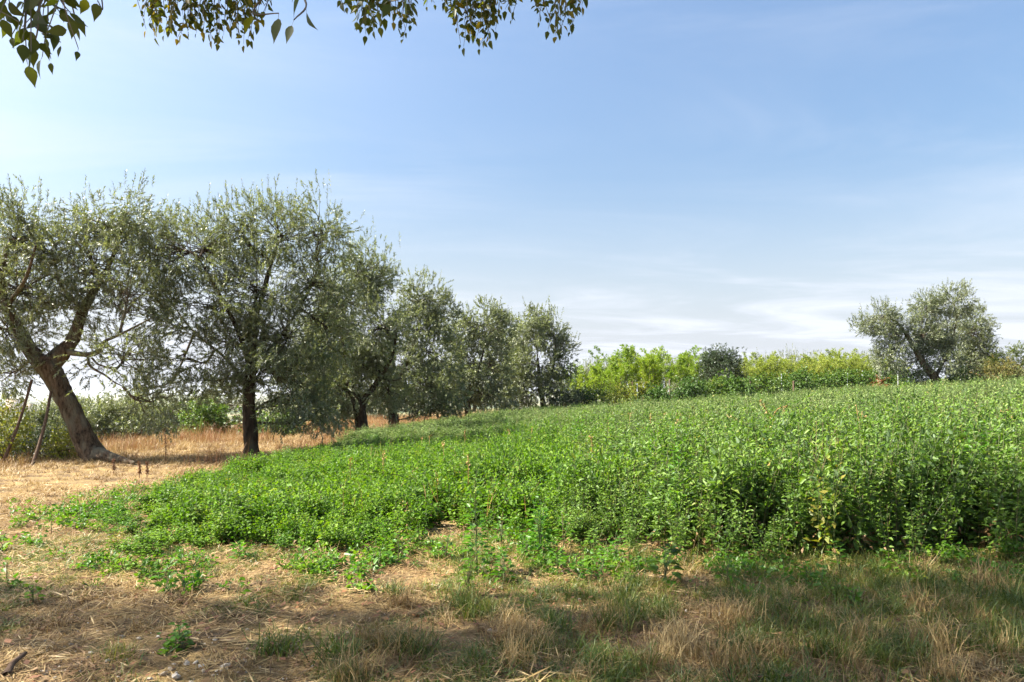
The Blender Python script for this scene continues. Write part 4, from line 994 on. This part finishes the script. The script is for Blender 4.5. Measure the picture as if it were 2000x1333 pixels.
def broad_weed(name, label, cat, p, h, ns, nodes, L, W, mat='weed_bright', group=None, lean=.3, spike=None, stem_r=.007, barefoot=.15):
    root = thing(name, label, cat, p, group)
    sm = MB(); lm = MB(); fm = MB()
    for s in range(ns):
        stem_r = min(stem_r, .0035 + .004 * h)
        a = rng.uniform(0, 6.28); ln = rng.uniform(.03, lean) if ns > 1 else rng.uniform(0, .12); hh = h * (rng.uniform(.65, 1.05) if ns > 1 else 1)
        top = np.array([math.cos(a) * math.sin(ln) * hh, math.sin(a) * math.sin(ln) * hh, math.cos(ln) * hh])
        path = catmull([np.array([0, 0, -.04]), top * [.3, .3, .5], top], 5)
        tube(sm, path, np.linspace(stem_r, stem_r * .35, len(path)), 6, 0, 0)
        n = nodes; t = np.clip(barefoot + (1 - barefoot) * (np.arange(n) + .5) / n + rng.normal(0, .02, n), 0, 1)
        ip = t * (len(path) - 1); i0 = np.minimum(ip.astype(int), len(path) - 2); fr = (ip - i0)[:, None]
        o = path[i0] * (1 - fr) + path[i0 + 1] * fr
        ph = np.arange(n) * 2.4 + rng.normal(0, .3, n) + s; el = .25 + t * .5 + rng.normal(0, .15, n)
        d = np.stack([np.cos(ph) * np.cos(el), np.sin(ph) * np.cos(el), np.sin(el)], 1)
        pet = (L * (.9 - .5 * t))[:, None]; o2 = o + d * pet
        ribbons(sm, o, o2, .003, 0)
        sz = (1.05 - .5 * t ** 3) * rng.uniform(.75, 1.15, n)
        leaves6(lm, o2, nrm(d + [0, 0, -.25]), nrm(np.array([0, 0, 1.0]) + rng.normal(0, .25, (n, 3))), L * sz, W * sz, 0, fold=.15, droop=.25)
        if spike:
            m = 70; tt = rng.uniform(0, 1, m); q = path[-1] + np.array([0, 0, 1.0]) * (tt * spike)[:, None]
            dd = nrm(rand_unit(m) + [0, 0, .6]); leaves4(fm, q, dd, rand_unit(m), .022 * (1.2 - tt), .012, 0)
            tube(sm, np.array([path[-1], path[-1] + [0, 0, spike * .9]]), [stem_r * .35, .0015], 4, 0, 0)
    obj('stem', sm.mesh('stem', [M['stem']], True), root)
    obj('leaves', lm.mesh('leaves', [M[mat]]), root)
    if fm.n: obj('flower_spike', fm.mesh('flower_spike', [M['weed_far'] if spike < .2 else M['weed_bright']]), root)
    return root
def at_top(u, v, d):
    p = P(u, v, d); g = gz1(p[0], p[1]); return np.array([p[0], p[1], g]), p[2] - g
p, h = at_top(1674, 748, 11.5); broad_weed('amaranth_plant', 'tall dark amaranth rising above the weeds left of lone olive', 'weed', p, h * .93, 4, 30, .14, .06, 'weed_tall', lean=.16, spike=.12, stem_r=.010, barefoot=.4)
p, h = at_top(1195, 798, 11); broad_weed('amaranth_plant', 'tall green amaranth head below the green bamboo', 'weed', p, h * .95, 3, 24, .12, .055, 'weed_tall', lean=.14, spike=.10, barefoot=.4)
broad_weed('amaranth_plant', 'lanky amaranth with red stem at the gap in the weeds', 'weed', G(932, 1122), .82, 3, 24, .085, .05, 'weed_bright', spike=.10, lean=.2, stem_r=.005, barefoot=.04)
broad_weed('amaranth_plant', 'leafy bright amaranth right of the gap in the weeds', 'weed', G(1056, 1088), .66, 5, 20, .085, .05, 'weed_bright', lean=.35)
broad_weed('mallow_plant', 'bushy dark green weed at front of sunlit gap', 'weed', G(912, 1165), .36, 5, 9, .05, .05, 'weed_lush', lean=.5)
broad_weed('amaranth_plant', 'young pale weed clump standing on the bare patch', 'weed', G(985, 1142), .27, 5, 8, .07, .045, 'weed_bright', lean=.5)
broad_weed('amaranth_plant', 'broad leaved dark weed in front of the tall weeds', 'weed', G(1298, 1138), .40, 3, 11, .10, .07, 'weed_tall', lean=.4)
broad_weed('amaranth_plant', 'single upright weed at low patch front edge', 'weed', G(778, 1108), .34, 2, 9, .08, .05, 'weed_bright', lean=.2)
broad_weed('mallow_plant', 'light green mallow sprawling on the stony soil', 'weed', G(350, 1268), .16, 8, 6, .05, .05, 'weed_bright', lean=1.1)
broad_weed('mallow_plant', 'tiny dark mallow below the light green one', 'weed', G(325, 1288), .09, 4, 3, .05, .05, 'weed_lush', lean=.9)
broad_weed('mallow_plant', 'small dark weed in the shade by left frame edge', 'weed', G(65, 1178), .17, 4, 5, .05, .05, 'weed_lush', lean=.5)
for i, (u, v, h) in enumerate([(1130, 1132, .17), (1175, 1128, .2), (1090, 1120, .16), (1030, 1092, .25), (1200, 1100, .3), (870, 1095, .28), (980, 1068, .35), (1100, 1072, .4), (700, 1130, .14), (470, 1095, .16), (1420, 1140, .22), (1640, 1120, .3)]):
    broad_weed('amaranth_plant', 'young bright weed sprouting at the sunlit gap' if u < 1210 and u > 860 else 'young weed sprouting singly before the field edge', 'weed', G(u, v), h, 3, 9, .065, .04, 'weed_bright', 'young weeds at the gap' if u < 1210 and u > 860 else 'young weeds before the field edge', lean=.35)

# dead stalks
def dead_stalk(label, pts, d, mat='orange', r=.010, tufts=60, group=None, name='dead_stalk', tl=.035, ground=True):
    pp = np.array([P(u, v, d + dd) for (u, v, dd) in pts])
    b = np.array([pp[0][0], pp[0][1], gz1(pp[0][0], pp[0][1])])
    if ground: pp = np.vstack([b - [0, 0, .05], pp])
    root = thing(name, label, 'stalk', b, group)
    path = catmull(pp, 4) - b; mb = MB(); tube(mb, path, np.linspace(r, r * .5, len(path)), 6, 0, .1)
    obj('stem', mb.mesh('stem', [M[mat]], True), root)
    if tufts:
        t = rng.uniform(.45, 1, tufts); ip = t * (len(path) - 1); i0 = np.minimum(ip.astype(int), len(path) - 2); fr = (ip - i0)[:, None]
        o = path[i0] * (1 - fr) + path[i0 + 1] * fr + rng.normal(0, .012, (tufts, 3))
        fm = MB(); leaves4(fm, o, nrm(rand_unit(tufts) + [0, 0, -.2]), rand_unit(tufts), tl * rng.uniform(.6, 1.6, tufts), tl * .5, 0)
        obj('seed_heads', fm.mesh('seed_heads', [M[mat]]), root)['kind'] = 'stuff'
    return root
dead_stalk('broken orange stalk leaning left in the field', [(1515, 835, 0), (1500, 808, 0), (1484, 782, 0)], 13, tufts=70)
dead_stalk('orange stalk bent over like a hook', [(1510, 817, 0), (1532, 795, 0), (1540, 797, 0), (1543, 822, 0)], 13.2, tufts=40)
dead_stalk('pale dead stalk leaning right beside the hooked one', [(1541, 850, 0), (1534, 815, 0), (1530, 800, 0)], 13.1, 'straw', tufts=30)
dead_stalk('long fallen yellow stalk lying across the weed tops', [(1490, 848, 0), (1450, 824, 0), (1418, 812, 0)], 12.6, 'straw', tufts=40)
dead_stalk('forked straw stalk below the tall amaranth', [(1688, 890, 0), (1680, 840, 0), (1672, 790, 0)], 11, 'straw', tufts=20)
dead_stalk('second prong of straw beside the forked stalk', [(1681, 838, 0), (1684, 804, 0)], 11.05, 'straw', tufts=6)
dead_stalk('curled orange stalk near the right frame edge', [(1970, 860, 0), (1974, 825, 0), (1980, 812, 0), (1986, 822, 0)], 10.5, tufts=50)
dead_stalk('pale stub of stalk left of the curled orange one', [(1843, 872, 0), (1840, 845, 0)], 10.5, 'straw', r=.012, tufts=6)
for i in range(34):
    u = rng.uniform(1130, 1990); v = rng.uniform(790, 900); d = rng.uniform(10, 20)
    v = VH + (EYE - (gz1((u - 1000) / F * d, d) + np.interp((u - 1000) / F * d, [0, 3], [.75, 1.0]))) / d * F
    dead_stalk('short orange dead seed spike among the field weeds', [(u, v, 0), (u + rng.normal(0, 7), v - rng.uniform(8, 24) * 10 / d, 0)], d, 'orange' if i % 3 else 'straw', r=.006, tufts=26, group='orange seed spikes in the field', tl=.028)
for i in range(9):
    u = rng.uniform(640, 1130); d = rng.uniform(9, 17); v = VH + (EYE - (gz1((u - 1000) / F * d, d) + np.interp((u - 1000) / F * d, [-4, 1], [.45, .75]))) / d * F
    dead_stalk('thin orange dead spike above the low weeds', [(u, v, 0), (u + rng.normal(0, 3), v - rng.uniform(10, 24) * 10 / d, 0)], d, 'orange', r=.005, tufts=22, group='orange spikes over the low weeds', tl=.028)
for (u, v, vt, lab) in [(323, 905, 838, 'tallest brown dock stalk on the mown dry strip'), (272, 935, 902, 'short brown dock stalk, one of a close pair'), (287, 935, 903, 'other short dock stalk of the close pair'), (222, 928, 897, 'small dock stalk in front of the olive root')]:
    g = G(u, v); d = g[1]
    dead_stalk(lab, [(u, v - 8, 0), (u + 1, (v + vt) / 2, 0), (u - 1, vt, 0)], d, 'dock', r=.009, tufts=170, name='dock_stalk', tl=.03)
# pale agave-like leaf on the bank
g = np.array([*P(390, 850, 25)[:2], 0]); g[2] = gz1(g[0], g[1])
root = thing('reed_plant', 'pale reed with long white blades beside the yellow vines', 'reed', g)
mb = MB()
for (du, dv) in [(-14, -34), (4, -40), (10, -24), (-24, -12), (16, -10)]:
    q = P(390 + du, 850 + dv, 25) - P(390, 862, 25)
    leaves6(mb, np.array([[0, 0, .02]]), nrm(q[None]), np.array([[.2, -1, .5]]), float(np.linalg.norm(q)), .07, 0, ovate=False)
obj('blades', mb.mesh('blades', [M['weed_far']]), root)
# dead branch, bottom corner
p = G(12, 1326); q = G(36, 1296); mb = MB()
path = catmull([p * 0, (q - p) * .5 + [0, 0, .02], q - p + [.02, .03, .03]], 5) + [0, 0, .02]
tube(mb, path, np.linspace(.022, .012, len(path)), 8, 0, .1)
o = obj('dead_branch', mb.mesh('dead_branch', [M['pole']], True), None, p); tag(o, 'short grey dead branch lying in the near corner', 'branch')

# ------------------------------------------------------------------ hackberry overhead: hanging sprays in view, crown out of frame shades the foreground
def hackberry():
    base = np.array([-8.2, .6, gz1(-8.2, .6)])
    root = thing('hackberry_tree', 'big hackberry overhead, its drooping leafy twigs hanging into the sky', 'tree', base)
    wb = MB()
    def limb(pts, r0, r1, sides=12, gn=.05):
        path = catmull(np.array(pts, float), 5); tube(wb, path - base, np.linspace(r0, r1, len(path)), sides, 0, gn)
        return path
    limb([base - [0, 0, .2], (-8.0, .7, 1.6), (-7.7, 1.0, 3.6), (-7.0, 1.6, 5.6)], .36, .26, 16)
    limb([(-7.05, 1.4, 5.0), (-5.2, 2.5, 6.6), (-3.2, 3.6, 7.2), (-.6, 4.6, 7.0), (.6, 5.4, 6.6)], .20, .05)
    limb([(-7.0, 1.6, 5.4), (-7.2, 2.6, 7.4), (-6.2, 3.4, 8.6), (-4.0, 3.8, 9.2)], .20, .05)
    limb([(-7.0, 1.5, 5.2), (-9.0, 2.6, 7.2), (-10.8, 3.0, 8.8), (-13.0, 3.2, 9.3)], .18, .04)
    limb([(-7.0, 1.6, 5.5), (-6.4, .2, 7.6), (-4.2, -.4, 9.0)], .18, .05)
    limb([(-4.2, -.4, 9.0), (-2.0, -.8, 9.6), (.6, -1.2, 9.6), (3.0, -.6, 9.2)], .09, .03, 8)
    limb([(-5.2, 2.5, 6.6), (-3.4, 2.7, 6.2), (-2.2, 2.75, 4.9), (-1.9, 2.75, 3.9)], .07, .02, 8)
    limb([(-3.2, 3.6, 7.2), (-2.6, 5.0, 6.6), (-2.4, 5.6, 5.5)], .06, .02, 8)
    limb([(-.6, 4.6, 7.0), (-.8, 5.6, 6.3), (-.5, 6.0, 5.5)], .05, .015, 8)
    limb([(-3.4, 2.7, 6.2), (-1.4, 2.2, 5.0), (-.7, 2.1, 3.6)], .04, .01, 8)
    obj('trunk', wb.mesh('trunk', [M['celtis_bark']], True), root)
    # crown, never in view: lobes shaped and placed for the shade they cast
    cm = MB()
    lob = []
    for (tx, ty, R, sh) in [(-4.4, 4.9, .8, .40), (-3.0, 4.8, .8, .42), (-1.5, 4.5, .95, .55), (.2, 4.1, 1.3, 1.0), (1.8, 4.3, 1.35, .8), (3.3, 4.8, 1.4, .8), (4.8, 5.2, 1.3, .9), (2.4, 5.5, .8, .35), (5.8, 5.9, 1.0, .5), (6.6, 5.2, 1.4, .8),
                            (.2, 2.4, 1.5, .7), (2.4, 2.6, 1.5, .7), (4.6, 3.2, 1.5, .7), (-1.8, 2.0, 1.3, .5), (1.0, .6, 1.7, 1), (3.6, .8, 1.7, 1)]:
        hs = 9.4 / sdir[2]
        lob.append((tx + sdir[0] * hs, ty + sdir[1] * hs, 9.4, R, sh * .80))
    for (x, y, z) in [(-4.5, -2.0, 9.6), (-2.0, -.5, 9.8), (.4, -1.8, 9.4), (2.6, .4, 9.2), (4.4, -1.6, 8.8), (.6, 1.6, 9.6), (-2.4, 2.2, 10.2), (3.2, 2.6, 9.0), (-7.4, -2.6, 9.4), (-.6, -4.2, 9.0), (.8, 3.6, 9.4), (-3.4, -4.6, 9.0)]:  # extra unseen lobes overhead, added to keep sky fill off the foreground
        lob.append((x, y, z, 2.1, .9))
    for (x, y, z, R, s) in lob:
        n = int(520 * s); nc = 26; c = np.array([x, y, z])
        cc = c + rand_unit(nc) * (rng.random(nc) ** .45)[:, None] * np.array([R, R, R * .6])
        o = cc[rng.integers(0, nc, n)] + rng.normal(0, .28, (n, 3))
        d = nrm(rng.normal(0, .8, (n, 3)) + [0, 0, -.3])
        e = o + d * .5 + [0, 0, -.25]
        vis = (EYE - (np.minimum(o[:, 2], e[:, 2]) - .15 - 0) ) / np.maximum(np.maximum(o[:, 1], e[:, 1]), .1) * F + VH
        k = vis < -25
        twigs(cm, o[k] - base, d[k], .5, 8, .125, .072, 0, 1, droop=.4, spread=.9, stem_w=.006)
    cr = obj('crown', cm.mesh('crown', [M['celtis'], M['twig']]), root)
    # leaf shape with pointed drip tip
    def leaf_me(curl):
        mb = MB()
        prof = [(0, 0), (.10, .30), (.28, .50), (.48, .44), (.68, .25), (.86, .08), (1.0, 0)]
        mid = [(0, t, -curl * t * t) for t, w in prof]
        V = []; Fc = []
        for t, w in prof: V.append((0, t, -curl * t * t))
        for t, w in prof[1:-1]: V.append((w * .55, t, -curl * t * t + .10 * w))
        for t, w in prof[1:-1]: V.append((-w * .55, t, -curl * t * t + .10 * w))
        for sgn, off in ((1, 7), (-1, 12)):
            ring = [off + i for i in range(5)]
            tri = [(0, ring[0], 1)]; q = []
            for i in range(4): q.append((1 + i, ring[i], ring[i + 1], 2 + i))
            tri.append((5, ring[4], 6))
            Fc.append((sgn, tri, q))
        tr_ = []; qs = []
        for sgn, tri, q in Fc:
            tr_ += [t if sgn > 0 else t[::-1] for t in tri]; qs += [t if sgn > 0 else t[::-1] for t in q]
        mb.add(V, np.array(qs), 0, np.full(len(V), rng.random()))
        mb.f.append(np.array(tr_) + 0); mb.m.append(np.zeros(len(tr_), np.int32))
        return mb.mesh('leaf', [M['celtis']], True)
    LM = [leaf_me(c) for c in (.05, .25, -.1, .4)]
    far = MB(); budget = [0]
    from mathutils import Matrix
    def spray(u0, u1, v1, d, L, spacing, top=-70, part=True, both=True):
        du = rng.normal(0, 3.0) * 3 / d
        a = P(u0 + du, top, d + rng.normal(0, .12)); b = P(u1 + du, v1 - 20 * 2.7 / d * (L / .085), d + rng.normal(0, .12))
        m = (a + b) / 2 + rng.normal(0, .05, 3)
        tm = MB(); tw_o = obj('twig', None or bpy.data.meshes.new('twig'), root)
        path = catmull([a, m, b], 5)
        tube(tm, path - base, np.linspace(.0050, .0018, len(path)), 4, 0, 0, cap=False)
        ln = np.linalg.norm(b - a); n = max(2, int(ln / spacing)) + 1
        for i, t in enumerate(np.linspace(.08, 1, n)):
            q = path[min(int(t * (len(path) - 1)), len(path) - 1)]
            sgn = -1 if i % 2 else 1
            hd = np.array([sgn * rng.uniform(.1, 1.0), rng.normal(0, .5), -rng.uniform(.15, 1.1)]) if t < .999 else np.array([rng.normal(0, .2), rng.normal(0, .2), -1])
            hd = hd / np.linalg.norm(hd)
            st = q + hd * L * .22
            ribbons(tm, (q - base)[None], (st - base)[None], .0022, 0)
            nn = np.array([rng.normal(0, .7), -.7 + rng.normal(0, .5), rng.normal(.2, .4)]); nn -= hd * (nn @ hd); nn /= np.linalg.norm(nn)
            s = L * rng.uniform(.5, 1.2)
            if part and budget[0] < 296:
                budget[0] += 1
                o = obj('leaf', LM[rng.integers(4)], tw_o)
                sd = np.cross(hd, nn)
                pos = st - base
                o.matrix_local = Matrix(((sd[0] * s, hd[0] * s, nn[0] * s, pos[0]), (sd[1] * s, hd[1] * s, nn[1] * s, pos[1]), (sd[2] * s, hd[2] * s, nn[2] * s, pos[2]), (0, 0, 0, 1)))
            else:
                leaves6(far, (st - base)[None], hd[None], nn[None], s, s * .52, 0, fold=.12, droop=.1)
        tw_o.data = tm.mesh('twig', [M['celtis_bark']])
    for (u0, u1, v1) in [(70, 55, 138), (82, 78, 128), (92, 102, 132), (110, 118, 100), (130, 148, 112), (122, 152, 62), (40, 24, 84), (22, 12, 62), (60, 48, 96), (100, 92, 84), (85, 66, 104), (5, 2, 46), (140, 138, 50), (30, 36, 60), (52, 60, 118), (72, 44, 70), (95, 84, 50), (115, 108, 74), (15, 20, 40)]:
        spray(u0, u1, v1, 2.75, .074, .055)
    spray(186, 172, 8, 2.9, .07, .12); spray(188, 190, 16, 2.9, .07, .12)
    spray(548, 548, 48, 2.1, .072, .09, top=-40); spray(570, 577, 62, 2.1, .075, .085, top=-40); spray(793, 793, 14, 2.2, .07, .2, top=-40)
    for (u0, u1, v1) in [(685, 680, 20), (700, 697, 48), (712, 715, 76), (718, 708, 60), (725, 728, 66), (738, 742, 58), (750, 752, 40), (760, 766, 48), (775, 780, 60), (785, 786, 84), (800, 802, 54)]:
        spray(u0, u1, v1, 5.2, .074, .055); spray(u0 + 4, u1 + 4, v1 - 16, 5.2, .074, .05); spray(u0 - 5, u1 - 4, v1 - 30, 5.2, .07, .05)
    for (u0, u1, v1) in [(1060, 1053, 48), (1075, 1070, 66), (1085, 1086, 78), (1095, 1094, 72), (1105, 1113, 68), (1120, 1118, 42), (1135, 1138, 18)]:
        spray(u0, u1, v1, 5.8, .076, .055); spray(u0 + 4, u1 + 4, v1 - 16, 5.8, .074, .05); spray(u0 - 5, u1 - 4, v1 - 28, 5.8, .07, .05)
    for (u, v) in [(282, 40), (292, 66), (303, 78), (318, 74), (332, 66), (345, 82), (358, 72), (370, 66), (384, 70), (398, 78), (410, 84), (421, 90), (432, 92), (444, 64), (456, 70), (468, 82), (484, 94), (492, 84), (500, 60), (510, 36), (340, 50), (388, 50), (360, 45), (475, 55)]:
        [spray(u + rng.normal(0, 4), u + rng.normal(0, 4), v - k * rng.uniform(8, 26), 5.6, .072, .048) for k in range(3)]
    for (u, v) in [(830, 18), (846, 14), (862, 16), (884, 40), (892, 58), (905, 92), (914, 98), (924, 72), (932, 78), (946, 100), (952, 84), (960, 64), (972, 66), (986, 26), (1000, 44), (940, 50), (915, 60), (968, 40)]:
        [spray(u + rng.normal(0, 4), u + rng.normal(0, 4), v - k * rng.uniform(8, 26), 6.0, .074, .048) for k in range(3)]
    if far.n:
        o = obj('hanging_leaves', far.mesh('hanging_leaves', [M['celtis']]), root); o['kind'] = 'stuff'
hackberry()

# ------------------------------------------------------------------ haze over the plain
def haze():
    zlo = float(min(v.co.z for v in GROUND.data.vertices)) - 1.5
    mb = MB(); V = np.array([[x, y, z] for z in (zlo, 34.0) for y in (-1500.0, 10500.0) for x in (-9600.0, 9600.0)])
    mb.add(V, [[0, 2, 3, 1], [4, 5, 7, 6], [0, 1, 5, 4], [2, 6, 7, 3], [0, 4, 6, 2], [1, 3, 7, 5]])
    m = bpy.data.materials.new('haze'); m.use_nodes = True; N = m.node_tree.nodes; N.clear()
    out = N.new('ShaderNodeOutputMaterial'); pv = N.new('ShaderNodeVolumePrincipled')
    pv.inputs['Color'].default_value = (.90, .95, 1.0, 1); pv.inputs['Density'].default_value = .00010; pv.inputs['Anisotropy'].default_value = .25
    m.node_tree.links.new(pv.outputs[0], out.inputs['Volume'])
    o = obj('haze', mb.mesh('haze', [m])); tag(o, 'thin pale haze over the distant plain', 'haze', None, 'stuff')
haze()
